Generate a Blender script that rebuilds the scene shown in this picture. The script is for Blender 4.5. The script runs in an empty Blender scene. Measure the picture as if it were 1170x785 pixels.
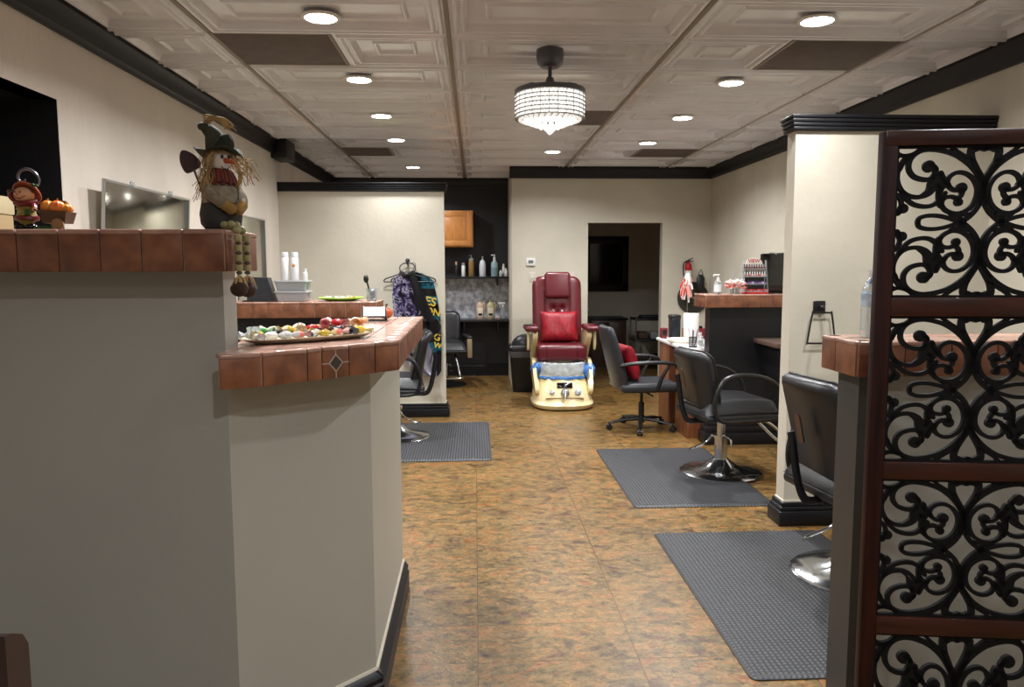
import bpy, bmesh, math, random
from mathutils import Vector, Matrix
random.seed(7)
C = bpy.context.scene.collection
PI = math.pi
R = math.radians
# ---------------------------------------------------------------- camera
EYE = 1.48
YAW, PITCH, ROLL, FOCAL = 0.0486, 0.1006, -0.0028, 860.0
cam_d = bpy.data.cameras.new('camera'); cam = bpy.data.objects.new('camera', cam_d); C.objects.link(cam)
fw = Vector((math.sin(YAW)*math.cos(PITCH), math.cos(YAW)*math.cos(PITCH), -math.sin(PITCH)))
r0 = Vector((math.cos(YAW), -math.sin(YAW), 0)); u0 = r0.cross(fw)
r1 = r0*math.cos(ROLL)+u0*math.sin(ROLL); u1 = -r0*math.sin(ROLL)+u0*math.cos(ROLL)
m3 = Matrix((r1, u1, -fw)).transposed()
cam.matrix_world = Matrix.Translation((0, 0, EYE)) @ m3.to_4x4()
cam_d.sensor_width = 36; cam_d.lens = 36*FOCAL/1170; cam_d.clip_start = 0.05
bpy.context.scene.camera = cam
# ---------------------------------------------------------------- world, exposure
w = bpy.data.worlds.new('world'); bpy.context.scene.world = w; w.use_nodes = True
w.node_tree.nodes['Background'].inputs[0].default_value = (0.02, 0.022, 0.028, 1)
w.node_tree.nodes['Background'].inputs[1].default_value = 1.0
vs = bpy.context.scene.view_settings
vs.view_transform = 'Standard'; vs.look = 'None'; vs.gamma = 1; vs.use_curve_mapping = False
vs.exposure = 0.38
DOWN_W = 20.0        # watts of each downlight
CHAND_W = 10.0
LIGHT_COL = (0.985, 0.99, 1.0)
CEIL = 2.68
XL, XR, YB, YN, YF = -1.887, 2.883, 9.16, 10.3, -3.264

# ---------------------------------------------------------------- materials
def s2l(c):
    return tuple(((v/255)/12.92 if v/255 <= 0.04045 else ((v/255+0.055)/1.055)**2.4) for v in c)
MATS = {}
def mat(name, col, rough=0.5, metal=0.0, var=0.0, vscale=8.0, stretch=(1,1,1), bump=0.0, bscale=60.0,
        spec=0.5, trans=0.0, emit=0.0, ecol=None, col2=None, coat=0.0, alpha=1.0, sheen=0.0, island=0.0, detail=4.0, contrast=None):
    if name in MATS: return MATS[name]
    m = bpy.data.materials.new(name); m.use_nodes = True; MATS[name] = m
    nt = m.node_tree; N = nt.nodes; L = nt.links; b = N['Principled BSDF']
    c = s2l(col)+(1,)
    b.inputs['Base Color'].default_value = c
    b.inputs['Roughness'].default_value = rough
    b.inputs['Metallic'].default_value = metal
    b.inputs['Specular IOR Level'].default_value = spec
    b.inputs['Transmission Weight'].default_value = trans
    b.inputs['Coat Weight'].default_value = coat
    b.inputs['Alpha'].default_value = alpha
    b.inputs['Sheen Weight'].default_value = sheen
    if emit:
        b.inputs['Emission Color'].default_value = (s2l(ecol) if ecol else c[:3])+(1,) if ecol else c
        b.inputs['Emission Strength'].default_value = emit
    tc = N.new('ShaderNodeTexCoord'); mp = N.new('ShaderNodeMapping'); L.new(tc.outputs['Object'], mp.inputs[0])
    mp.inputs['Scale'].default_value = stretch
    last = None
    if var or col2:
        n = N.new('ShaderNodeTexNoise'); n.inputs['Scale'].default_value = vscale; n.inputs['Detail'].default_value = detail
        L.new(mp.outputs[0], n.inputs[0])
        r = N.new('ShaderNodeValToRGB'); L.new(n.outputs[0], r.inputs[0])
        if col2: a_, b_ = s2l(col), s2l(col2)
        else: a_ = tuple(v*(1-var) for v in c[:3]); b_ = tuple(min(1, v*(1+var)) for v in c[:3])
        lo, hi = contrast or (0.32, 0.68)
        r.color_ramp.elements[0].position = lo; r.color_ramp.elements[1].position = hi
        r.color_ramp.elements[0].color = a_+(1,); r.color_ramp.elements[1].color = b_+(1,)
        last = r.outputs[0]
    if island:
        g = N.new('ShaderNodeNewGeometry'); h = N.new('ShaderNodeHueSaturation')
        mr = N.new('ShaderNodeMapRange'); mr.inputs[3].default_value = 1-island; mr.inputs[4].default_value = 1+island
        L.new(g.outputs['Random Per Island'], mr.inputs[0]); L.new(mr.outputs[0], h.inputs['Value'])
        if last: L.new(last, h.inputs['Color'])
        else: h.inputs['Color'].default_value = c
        last = h.outputs[0]
    if last: L.new(last, b.inputs['Base Color'])
    if bump:
        n2 = N.new('ShaderNodeTexNoise'); n2.inputs['Scale'].default_value = bscale; n2.inputs['Detail'].default_value = 3
        L.new(mp.outputs[0], n2.inputs[0])
        bp = N.new('ShaderNodeBump'); bp.inputs['Strength'].default_value = bump; bp.inputs['Distance'].default_value = 0.01
        L.new(n2.outputs[0], bp.inputs['Height']); L.new(bp.outputs[0], b.inputs['Normal'])
    return m

M_wall = mat('cream_plaster', (203,197,181), 0.6, var=0.07, vscale=2.2, bump=0.12, bscale=25)
M_walltex = mat('textured_plaster', (206,196,184), 0.55, var=0.07, vscale=3.0, stretch=(1,1,0.35), bump=0.35, bscale=45)
M_desk = mat('greige_paint', (158,158,152), 0.45, var=0.03, vscale=2, bump=0.06, bscale=30)
M_black = mat('black_paint', (22,22,26), 0.42, var=0.1, vscale=6, spec=0.35)
M_blackwall = mat('black_wall_paint', (27,27,31), 0.5, var=0.1, vscale=3)
M_whitecaulk = mat('cream_caulk_line', (210,203,188), 0.5)
M_ceil = mat('embossed_ceiling', (216,216,221), 0.2, var=0.04, vscale=5, bump=0.3, bscale=9, spec=1.0)
M_grid = mat('ceiling_grid_strip', (128,116,103), 0.5)
M_brownpanel = mat('brown_acoustic_panel', (92,82,76), 0.75, var=0.12, vscale=9, bump=0.2)
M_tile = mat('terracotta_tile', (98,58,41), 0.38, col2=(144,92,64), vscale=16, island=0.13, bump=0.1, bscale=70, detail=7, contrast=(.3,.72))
M_tiletop_lit = mat('terracotta_tile_top_lit', (146,108,94), 0.2, col2=(182,146,130), vscale=14, island=0.10, bump=0.05, bscale=60, detail=6)  # same terracotta made paler: reflected light on the tops put into the colour
M_grout = mat('cream_grout', (176,156,138), 0.85, var=0.1)
M_diamond = mat('slate_inset', (58,52,46), 0.4, var=0.2, vscale=40)
M_leather = mat('black_leather', (26,27,30), 0.36, var=0.12, vscale=20, bump=0.12, bscale=160, spec=0.5)
M_leather2 = mat('charcoal_leather', (40,43,48), 0.42, var=0.1, vscale=20, bump=0.12, bscale=160)
M_plastic = mat('black_plastic', (18,18,20), 0.4)
M_chrome = mat('chrome', (200,203,206), 0.16, metal=1.0, var=0.05)
M_satin = mat('satin_steel', (150,152,156), 0.35, metal=1.0)
M_rubber = mat('rubber', (24,24,25), 0.7)
M_cherry = mat('dark_cherry_wood', (22,8,7), 0.5, col2=(54,22,16), vscale=5, stretch=(8,8,0.8), spec=0.2)
M_cherryH = mat('dark_cherry_wood_rail', (34,13,9), 0.32, col2=(64,28,19), vscale=5, stretch=(0.8,8,8), spec=0.5)
M_scroll = mat('black_scrollwork', (12,12,13), 0.75, spec=.2)
M_oak = mat('honey_oak', (176,112,54), 0.4, col2=(206,146,84), vscale=7, stretch=(7,7,0.9))
M_wood = mat('walnut_laminate', (98,56,34), 0.38, col2=(142,88,56), vscale=6, stretch=(7,7,0.6))
M_wooddark = mat('dark_walnut', (52,32,24), 0.4, col2=(74,48,36), vscale=6, stretch=(6,6,0.8))
M_white = mat('white_laminate', (226,224,220), 0.35)
M_whitep = mat('white_plastic', (224,224,222), 0.4)
M_paper = mat('white_paper', (236,235,232), 0.85, var=0.02, vscale=40, bump=0.1)
M_burg = mat('burgundy_leather', (90,22,31), 0.33, var=0.12, vscale=10, bump=0.08, bscale=120)
M_red = mat('red_velvet', (140,4,26), 0.5, var=0.3, vscale=14, stretch=(2,1,1), bump=0.5, bscale=18)
M_creamp = mat('cream_gelcoat', (222,204,158), 0.25, var=0.03, vscale=3, coat=0.3)
M_redp = mat('red_enamel', (170,20,26), 0.3)
M_glassy = mat('clear_plastic', (225,232,236), 0.12, trans=0.85)
M_mirror = mat('mirror_glass', (210,210,200), 0.12, metal=1.0)
M_darkglass = mat('dark_glass', (9,9,11), 0.12, spec=0.6)
M_alu = mat('aluminium_trim', (176,176,174), 0.3, metal=0.8)
M_stone = mat('grey_marble_splash', (150,153,164), 0.35, col2=(226,228,236), vscale=14, detail=8, contrast=(.38,.66))
M_lens = mat('lit_lens', (255,252,246), 0.4, emit=26.0)
M_ring = mat('white_trim_ring', (215,212,206), 0.4)
M_crystal_glow = mat('crystal', (250,250,250), 0.05, trans=0.6, spec=0.8, emit=0.3, ecol=(255,248,238))  # crystals are no lamps; their sparkle is put in as faint emission
M_core = mat('lit_led_core', (255,246,232), 0.4, emit=1.3)
M_gunmetal = mat('gunmetal', (92,92,98), 0.35, metal=0.4)

def floor_mat():
    m = bpy.data.materials.new('rust_slate_vinyl'); m.use_nodes = True
    nt = m.node_tree; N = nt.nodes; L = nt.links; b = N['Principled BSDF']
    tc = N.new('ShaderNodeTexCoord'); mp = N.new('ShaderNodeMapping'); L.new(tc.outputs['Object'], mp.inputs[0])
    mp.inputs['Scale'].default_value = (1, 1.45, 1)
    br = N.new('ShaderNodeTexBrick'); L.new(tc.outputs['Object'], br.inputs['Vector'])
    br.offset = 0.0; br.inputs['Scale'].default_value = 1.0; br.inputs['Brick Width'].default_value = 0.61; br.inputs['Row Height'].default_value = 0.3
    br.inputs['Mortar Size'].default_value = 0.0028; br.inputs['Mortar Smooth'].default_value = 0.4
    br.inputs['Color1'].default_value = (0.0,0,0,1); br.inputs['Color2'].default_value = (1,1,1,1); br.inputs['Mortar'].default_value = (.5,.5,.5,1)
    # each tile offsets the slate figure so the pattern breaks at joints
    add = N.new('ShaderNodeVectorMath'); add.operation = 'MULTIPLY_ADD'
    L.new(br.outputs['Color'], add.inputs[0]); add.inputs[1].default_value = (3.1, 1.7, 0); L.new(mp.outputs[0], add.inputs[2])
    n1 = N.new('ShaderNodeTexNoise'); n1.inputs['Scale'].default_value = 8.5; n1.inputs['Detail'].default_value = 12; n1.inputs['Roughness'].default_value = 0.68; n1.inputs['Distortion'].default_value = 1.5
    L.new(add.outputs[0], n1.inputs[0])
    r = N.new('ShaderNodeValToRGB'); L.new(n1.outputs[0], r.inputs[0]); cr = r.color_ramp
    stops = [(0.28,(52,40,34)),(0.39,(84,64,48)),(0.47,(114,88,60)),(0.54,(138,106,68)),(0.62,(148,104,68)),(0.73,(106,86,62))]
    cr.elements[0].position = stops[0][0]; cr.elements[0].color = s2l(stops[0][1])+(1,)
    cr.elements[1].position = stops[-1][0]; cr.elements[1].color = s2l(stops[-1][1])+(1,)
    for p, c in stops[1:-1]:
        e = cr.elements.new(p); e.color = s2l(c)+(1,)
    n2 = N.new('ShaderNodeTexNoise'); n2.inputs['Scale'].default_value = 34; n2.inputs['Detail'].default_value = 8; n2.inputs['Distortion'].default_value = 1.6
    L.new(add.outputs[0], n2.inputs[0])
    # rust, olive and mauve clouds in the printed slate
    n4 = N.new('ShaderNodeTexNoise'); n4.inputs['Scale'].default_value = 5.5; n4.inputs['Detail'].default_value = 5; n4.inputs['Distortion'].default_value = 2.0
    of = N.new('ShaderNodeVectorMath'); of.operation = 'ADD'; of.inputs[1].default_value = (7.3, 2.9, 1.0); L.new(add.outputs[0], of.inputs[0]); L.new(of.outputs[0], n4.inputs[0])
    r4 = N.new('ShaderNodeValToRGB'); L.new(n4.outputs[0], r4.inputs[0]); c4 = r4.color_ramp
    c4.elements[0].position = .34; c4.elements[0].color = s2l((88,68,64))+(1,); c4.elements[1].position = .66; c4.elements[1].color = s2l((156,102,64))+(1,)
    e4 = c4.elements.new(.46); e4.color = s2l((116,108,76))+(1,); e4 = c4.elements.new(.56); e4.color = s2l((148,118,72))+(1,)
    m4 = N.new('ShaderNodeMixRGB'); m4.inputs[0].default_value = .5; L.new(r.outputs[0], m4.inputs[1]); L.new(r4.outputs[0], m4.inputs[2])
    mx = N.new('ShaderNodeMixRGB'); mx.blend_type = 'OVERLAY'; mx.inputs[0].default_value = 0.9
    L.new(m4.outputs[0], mx.inputs[1]); L.new(n2.outputs[0], mx.inputs[2])
    n3 = N.new('ShaderNodeTexNoise'); n3.inputs['Scale'].default_value = 0.9; L.new(tc.outputs['Object'], n3.inputs[0])
    mx3 = N.new('ShaderNodeMixRGB'); mx3.blend_type = 'SOFT_LIGHT'; mx3.inputs[0].default_value = 0.4
    L.new(mx.outputs[0], mx3.inputs[1]); L.new(n3.outputs[0], mx3.inputs[2])
    mo = N.new('ShaderNodeMixRGB'); mo.blend_type = 'MULTIPLY'; mo.inputs[2].default_value = (0.6,0.56,0.52,1)
    L.new(br.outputs['Fac'], mo.inputs[0]); L.new(mx3.outputs[0], mo.inputs[1])
    hs = N.new('ShaderNodeHueSaturation'); hs.inputs['Value'].default_value = 0.93; hs.inputs['Saturation'].default_value = 0.93; hs.inputs['Hue'].default_value = 0.5
    bc = N.new('ShaderNodeBrightContrast'); bc.inputs['Contrast'].default_value = 0.05; bc.inputs['Bright'].default_value = -0.013; L.new(mo.outputs[0], bc.inputs['Color']); L.new(bc.outputs[0], hs.inputs['Color'])
    L.new(hs.outputs[0], b.inputs['Base Color'])
    mr = N.new('ShaderNodeMapRange'); mr.inputs[3].default_value = 0.24; mr.inputs[4].default_value = 0.46
    L.new(n2.outputs[0], mr.inputs[0]); L.new(mr.outputs[0], b.inputs['Roughness'])
    bp = N.new('ShaderNodeBump'); bp.inputs['Strength'].default_value = 0.25; bp.inputs['Distance'].default_value = 0.006
    L.new(n2.outputs[0], bp.inputs['Height']); L.new(bp.outputs[0], b.inputs['Normal'])
    return m
M_floor = floor_mat()

def mat_rubber(name, dots):
    m = bpy.data.materials.new(name); m.use_nodes = True
    nt = m.node_tree; N = nt.nodes; L = nt.links; b = N['Principled BSDF']
    tc = N.new('ShaderNodeTexCoord')
    b.inputs['Roughness'].default_value = 0.5
    def wave(d, sc):
        wv = N.new('ShaderNodeTexWave'); wv.bands_direction = d; wv.inputs['Scale'].default_value = sc
        L.new(tc.outputs['Object'], wv.inputs[0]); return wv.outputs['Fac']
    sc = 15.0
    a = wave('X', sc)
    if dots:
        c = wave('Y', sc); mu = N.new('ShaderNodeMath'); mu.operation = 'MULTIPLY'; L.new(a, mu.inputs[0]); L.new(c, mu.inputs[1]); a = mu.outputs[0]
    r = N.new('ShaderNodeValToRGB'); L.new(a, r.inputs[0])
    r.color_ramp.elements[0].color = s2l((34,35,38))+(1,); r.color_ramp.elements[1].color = s2l((74,76,81))+(1,)
    L.new(r.outputs[0], b.inputs['Base Color'])
    bp = N.new('ShaderNodeBump'); bp.inputs['Strength'].default_value = 0.5; bp.inputs['Distance'].default_value = 0.004
    L.new(a, bp.inputs['Height']); L.new(bp.outputs[0], b.inputs['Normal'])
    return m
M_matrib = mat_rubber('ribbed_rubber', False)
M_matdot = mat_rubber('studded_rubber', True)

# ---------------------------------------------------------------- mesh builder
def cr(pts, n=6, closed=False):
    P = [Vector(p) for p in pts]; out = []; k = len(P)
    rng = range(k) if closed else range(k-1)
    for i in rng:
        a = P[(i-1) % k] if closed or i > 0 else P[0]
        b, c = P[i], P[(i+1) % k]
        d = P[(i+2) % k] if closed or i+2 < k else P[-1]
        for j in range(n):
            t = j/n
            out.append(0.5*((2*b)+(c-a)*t+(2*a-5*b+4*c-d)*t*t+(3*b-a-3*c+d)*t**3))
    if not closed: out.append(P[-1])
    return out
def rot(axis, deg, at=(0,0,0)):
    at = Vector(at)
    return Matrix.Translation(at) @ Matrix.Rotation(R(deg), 4, axis) @ Matrix.Translation(-at)

class B:
    def __init__(s): s.bm = bmesh.new()
    def _t(s, vs_, T):
        if T is not None:
            for v in vs_: v.co = T @ v.co
    def _m(s, faces, m):
        for f in faces: f.material_index = m
    def box(s, lo, hi, bevel=0.0, seg=2, m=0, T=None):
        lo, hi = Vector(lo), Vector(hi)
        g = bmesh.ops.create_cube(s.bm, size=1)
        vs_ = g['verts']; c = (lo+hi)/2; d = hi-lo
        for v in vs_: v.co = Vector((v.co.x*d.x, v.co.y*d.y, v.co.z*d.z))+c
        if bevel > 0:
            es = list({e for v in vs_ for e in v.link_edges})
            r = bmesh.ops.bevel(s.bm, geom=es, offset=min(bevel, min(abs(x) for x in d)*0.49), segments=seg, affect='EDGES', profile=0.5)
            fs = r['faces']; vs2 = set(r['verts'])
            allf = set(fs)
            for v in list(vs2):
                for f in v.link_faces: allf.add(f)
            vs_ = list({v for f in allf for v in f.verts}); fs = list(allf)
        else: fs = list({f for v in vs_ for f in v.link_faces})
        s._m(fs, m); s._t(vs_, T); return s
    def loft(s, rings, closed=True, caps=True, m=0, T=None):
        rr = []; faces = []
        for ring in rings: rr.append([s.bm.verts.new(p) for p in ring])
        n = len(rr[0])
        for a, b in zip(rr, rr[1:]):
            for i in range(n if closed else n-1):
                j = (i+1) % n
                faces.append(s.bm.faces.new((a[i], a[j], b[j], b[i])))
        if caps and closed:
            faces.append(s.bm.faces.new(list(reversed(rr[0])))); faces.append(s.bm.faces.new(rr[-1]))
        s._m(faces, m); s._t([v for r_ in rr for v in r_], T); return s
    def lathe(s, prof, seg=24, c=(0,0,0), m=0, T=None, sx=1, sy=1):
        c = Vector(c)
        rings = [[c+Vector((max(r,1e-4)*sx*math.cos(2*PI*i/seg), max(r,1e-4)*sy*math.sin(2*PI*i/seg), z)) for i in range(seg)] for r, z in prof]
        return s.loft(rings, m=m, T=T)
    def cyl(s, a, b, r, seg=12, m=0, r2=None, T=None): return s.tube([a, b], [r, r if r2 is None else r2], seg, m, T)
    def tube(s, pts, r, seg=8, m=0, T=None, closed=False, flat=1.0):
        P = [Vector(p) for p in pts]; n = len(P)
        rs = r if isinstance(r, (list, tuple)) else [r]*n
        rings = []; prev = None
        for i in range(n):
            if closed: t = P[(i+1) % n]-P[i-1]
            else: t = P[min(i+1, n-1)]-P[max(i-1, 0)]
            if t.length < 1e-9: t = Vector((0,0,1))
            t.normalize()
            if prev is None:
                up = Vector((0,0,1)) if abs(t.z) < 0.9 else Vector((0,1,0))
                nrm = t.cross(up).normalized()
            else: nrm = (prev - t*prev.dot(t)).normalized()
            bi = t.cross(nrm); prev = nrm
            rings.append([P[i]+(nrm*math.cos(2*PI*k/seg)+bi*math.sin(2*PI*k/seg)*flat)*rs[i] for k in range(seg)])
        if closed: rings.append(rings[0]); return s.loft(rings, caps=False, m=m, T=T)
        return s.loft(rings, m=m, T=T)
    def sph(s, c, r, seg=16, rings=10, m=0, T=None):
        r = (r, r, r) if not isinstance(r, (tuple, list)) else r
        g = bmesh.ops.create_uvsphere(s.bm, u_segments=seg, v_segments=rings, radius=1)
        c = Vector(c)
        for v in g['verts']: v.co = Vector((v.co.x*r[0], v.co.y*r[1], v.co.z*r[2]))+c
        s._m({f for v in g['verts'] for f in v.link_faces}, m); s._t(g['verts'], T); return s
    def ico(s, c, r, m=0, T=None, sub=1):
        r = (r, r, r) if not isinstance(r, (tuple, list)) else r
        g = bmesh.ops.create_icosphere(s.bm, subdivisions=sub, radius=1); c = Vector(c)
        for v in g['verts']: v.co = Vector((v.co.x*r[0], v.co.y*r[1], v.co.z*r[2]))+c
        s._m({f for v in g['verts'] for f in v.link_faces}, m); s._t(g['verts'], T); return s
    def prism(s, poly, z0, z1, m=0, T=None):
        return s.loft([[Vector((p[0], p[1], z0)) for p in poly], [Vector((p[0], p[1], z1)) for p in poly]], m=m, T=T)
    def sheet(s, f, nu, nv, m=0, T=None, th=0.0):
        vs_ = [[s.bm.verts.new(f(i/nu, j/nv)) for j in range(nv+1)] for i in range(nu+1)]; fs = []
        for i in range(nu):
            for j in range(nv):
                fs.append(s.bm.faces.new((vs_[i][j], vs_[i+1][j], vs_[i+1][j+1], vs_[i][j+1])))
        s._m(fs, m)
        if th:
            r = bmesh.ops.solidify(s.bm, geom=fs, thickness=th)
        s._t([v for r_ in vs_ for v in r_], T); return s
    def build(s, name, mats, parent=None, loc=None, smooth=40, label=None):
        bmesh.ops.recalc_face_normals(s.bm, faces=s.bm.faces)
        me = bpy.data.meshes.new(name); s.bm.to_mesh(me); s.bm.free()
        for mm in (mats if isinstance(mats, (list, tuple)) else [mats]): me.materials.append(mm)
        if smooth:
            for p in me.polygons: p.use_smooth = True
            me.set_sharp_from_angle(angle=R(smooth))
        o = bpy.data.objects.new(name, me); C.objects.link(o)
        if parent: o.parent = parent
        if loc: o.location = loc
        if label: o['label'] = label
        return o

def thing(name, label, cat, loc=(0,0,0), rz=0, group=None):
    o = bpy.data.objects.new(name, None); C.objects.link(o); o.location = loc; o.rotation_euler = (0,0,R(rz))
    o.empty_display_size = 0.05; return tag(o, label, cat, group)
def tag(o, label, cat, group=None):
    o['label'] = label; o['category'] = cat
    if group: o['group'] = group
    return o
def struct(o): o['kind'] = 'structure'; return o
def copy_tree(o, parent=None):
    c = o.copy(); C.objects.link(c)
    if parent: c.parent = parent; c.matrix_parent_inverse = o.matrix_parent_inverse
    for ch in list(o.children): copy_tree(ch, c)
    return c
def text_mesh(body, size, name, material, parent, M, depth=0.001, bold=0.0):
    cu = bpy.data.curves.new(name, 'FONT'); cu.body = body; cu.size = size; cu.extrude = depth; cu.offset = bold
    cu.align_x = 'CENTER'; cu.align_y = 'CENTER'
    t = bpy.data.objects.new(name, cu); C.objects.link(t)
    dg = bpy.context.evaluated_depsgraph_get(); me = bpy.data.meshes.new_from_object(t.evaluated_get(dg))
    bpy.data.objects.remove(t); bpy.data.curves.remove(cu)
    me.transform(M); me.materials.clear(); me.materials.append(material)
    o = bpy.data.objects.new(name, me); C.objects.link(o)
    if parent: o.parent = parent
    return o

# ================================================================ SETTING
struct(B().box((XL-1.2, YF-.1, -.1), (4.2, 12.0, 0)).build('floor', M_floor, smooth=0))
# left wall with the window alcove cut in it
AY0, AY1, AZ0, AZ1 = 2.45, 3.6, 1.42, 2.243
b = B(); t = 0.12
b.box((XL-t, YF, 0), (XL, AY0, CEIL)); b.box((XL-t, AY1, 0), (XL, YN+.1, CEIL))
b.box((XL-t, AY0, 0), (XL, AY1, AZ0)); b.box((XL-t, AY0, AZ1), (XL, AY1, CEIL))
struct(b.build('wall_left', M_walltex, smooth=0))
b = B(); d = 0.42; x0 = XL-t-d
b.box((x0-.02, AY0-.02, AZ0-.02), (x0, AY1+.02, AZ1+.02)); b.box((x0, AY1, AZ0), (XL-.001, AY1+.02, AZ1))
b.box((x0, AY0-.02, AZ0), (XL-.001, AY0, AZ1)); b.box((x0, AY0, AZ1), (XL-.001, AY1, AZ1+.02)); b.box((x0, AY0, AZ0-.02), (XL-.001, AY1, AZ0))
struct(b.build('wall_alcove', M_blackwall, smooth=0))
wn = struct(B().box((x0+.001, AY0+.1, AZ0+.05), (x0+.012, AY1-.12, AZ1-.05)).build('window_1', M_darkglass, smooth=0))
b = B()
for y in (AY0+.1, (AY0+AY1)/2, AY1-.13): b.box((x0+.0, y-.02, AZ0+.03), (x0+.035, y+.02, AZ1-.03), .004)
for z in (AZ0+.05, AZ1-.06): b.box((x0+.0, AY0+.08, z-.02), (x0+.034, AY1-.11, z+.02), .004)
b.build('window_frame', M_black, wn)
struct(B().box((XR, YF, 0), (XR+.12, YB+.12, CEIL)).build('wall_right', M_wall, smooth=0))
DX0, DX1, DZ = 1.373, 2.284, 2.017
b = B(); b.box((.451, YB, 0), (DX0, YB+.12, CEIL)); b.box((DX1, YB, 0), (XR, YB+.12, CEIL)); b.box((DX0, YB, DZ), (DX1, YB+.12, CEIL))
b.box((.451, YB+.12, 0), (.571, YN, CEIL))
struct(b.build('wall_back', M_wall, smooth=0))
struct(B().box((XL, YN, 0), (.571, YN+.1, CEIL)).build('wall_niche', M_blackwall, smooth=0))
struct(B().box((XL-t, YF-.12, 0), (XR+.12, YF, CEIL)).build('wall_front', M_wall, smooth=0))
# back room beyond the doorway
b = B(); b.box((.571, 11.6, 0), (3.3, 11.72, 2.5)); b.box((3.2, YB+.12, 0), (3.3, 11.6, 2.5)); b.box((.451, YN+.1, 0), (.571, 11.7, 2.5))
struct(b.build('wall_back_room', M_wall, smooth=0))
struct(B().box((.571, YB+.12, 2.4), (3.3, 11.72, 2.5)).build('ceiling_back_room', mat('back_room_ceiling', (130,100,92), 0.8), smooth=0))

# embossed tile ceiling
def tile_profile():
    return [(0,0),(.02,0),(.030,-.015),(.044,-.015),(.052,0),(.064,0),(.074,-.013),(.084,-.013),(.092,0),(.104,.022),(.185,.022),(.196,.006),(.206,.006),(.216,.020)]
def tile(b, x0, x1, y0, y1, z):
    lim = min(x1-x0, y1-y0)/2-0.02
    rings = []
    for ins, dz in tile_profile():
        if ins > lim: break
        rings.append([(x0+ins, y0+ins, z+dz), (x1-ins, y0+ins, z+dz), (x1-ins, y1-ins, z+dz), (x0+ins, y1-ins, z+dz)])
    rr = [[b.bm.verts.new(p) for p in r_] for r_ in rings]
    for a, c in zip(rr, rr[1:]):
        for i in range(4): b.bm.faces.new((a[i], a[(i+1) % 4], c[(i+1) % 4], c[i]))
    b.bm.faces.new(rr[-1])
COLX = [XL, -1.345, -.127, 1.091, 2.309, XR]; TY0, TD = 4.041, .6088
panels = [(1, 0, -1.345, -.735), (1, 6, -1.345, -.86), (3, 0, 1.70, 2.309), (3, 6, 1.70, 2.309), (2, 3, .70, 1.091)]
b = B()
k0 = -12; k1 = 11
for ci in range(5):
    for k in range(k0, k1):
        y0 = TY0+k*TD; y1 = min(y0+TD, YN)
        segs = [(COLX[ci], COLX[ci+1])]
        for (pc, pk, px0, px1) in panels:
            if pc == ci and pk == k:
                segs = []
                if px0-COLX[ci] > .1: segs.append((COLX[ci], px0))
                if COLX[ci+1]-px1 > .1: segs.append((px1, COLX[ci+1]))
        for a, c in segs: tile(b, a, c, y0, y1, CEIL)
b.box((XL-.1, YF-.1, CEIL+.03), (XR+.1, YN+.1, CEIL+.08))
struct(b.build('ceiling', M_ceil, smooth=0))
b = B()
for x in COLX[1:-1]: b.box((x-.012, YF, CEIL-.005), (x+.012, YN, CEIL+.002))
struct(b.build('trim_1', M_grid, smooth=0))
names = ['dark brown ceiling panel just behind the nearest downlight of the left row',
 'thin dark brown flat ceiling panel far along the left row of downlights',
 'dark brown ceiling panel just behind the nearest downlight of the right row',
 'dark brown flat ceiling panel at the far end of the right row of downlights',
 'dark brown ceiling panel partly hidden behind the crystal chandelier']
for (pc, pk, px0, px1), nm in zip(panels, names):
    y0 = TY0+pk*TD
    th_ = thing('ceiling_panel', nm, 'ceiling panel', ((px0+px1)/2, y0+TD/2, CEIL))
    hx, hy = (px1-px0)/2, TD/2
    B().box((-hx+.012, -hy+.012, -.004), (hx-.012, hy-.012, .012), .002).build('panel', M_brownpanel, th_)
    bb = B()
    for sx in (-1, 1): bb.box((sx*(hx-.006)-.008, -hy, -.006), (sx*(hx-.006)+.008, hy, .002))
    for sy in (-1, 1): bb.box((-hx, sy*(hy-.006)-.008, -.006), (hx, sy*(hy-.006)+.008, .002))
    bb.build('frame', M_grid, th_, smooth=0)

# crowns, profile extruded along a run
def run(name, p0, p1, n, prof, material):
    """prof = list of (out, z); n = outward normal"""
    p0, p1, n = Vector(p0), Vector(p1), Vector(n)
    bb = B(); bb.loft([[p+n*o+Vector((0,0,z)) for o, z in prof] for p in (p0, p1)])
    return struct(bb.build(name, material, smooth=30))
def crown_prof(z1, h=.135, out=.06):
    z0 = z1-h
    return [(0, z0), (out*.25, z0), (out*.3, z0+h*.12), (out*.45, z0+h*.2), (out*.5, z0+h*.45), (out*.8, z0+h*.7), (out, z0+h*.82), (out, z1), (0, z1)]
cz = CEIL-.001
run('trim_2', (XL+.001, YF, 0), (XL+.001, YN, 0), (1,0,0), crown_prof(cz), M_black)
run('trim_3', (XR-.001, YF, 0), (XR-.001, YB, 0), (-1,0,0), crown_prof(cz), M_black)
run('trim_4', (.42, YB-.001, 0), (XR, YB-.001, 0), (0,-1,0), crown_prof(cz), M_black)
run('trim_5', (XL, YN-.001, 0), (.45, YN-.001, 0), (0,-1,0), crown_prof(cz), M_black)
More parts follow.
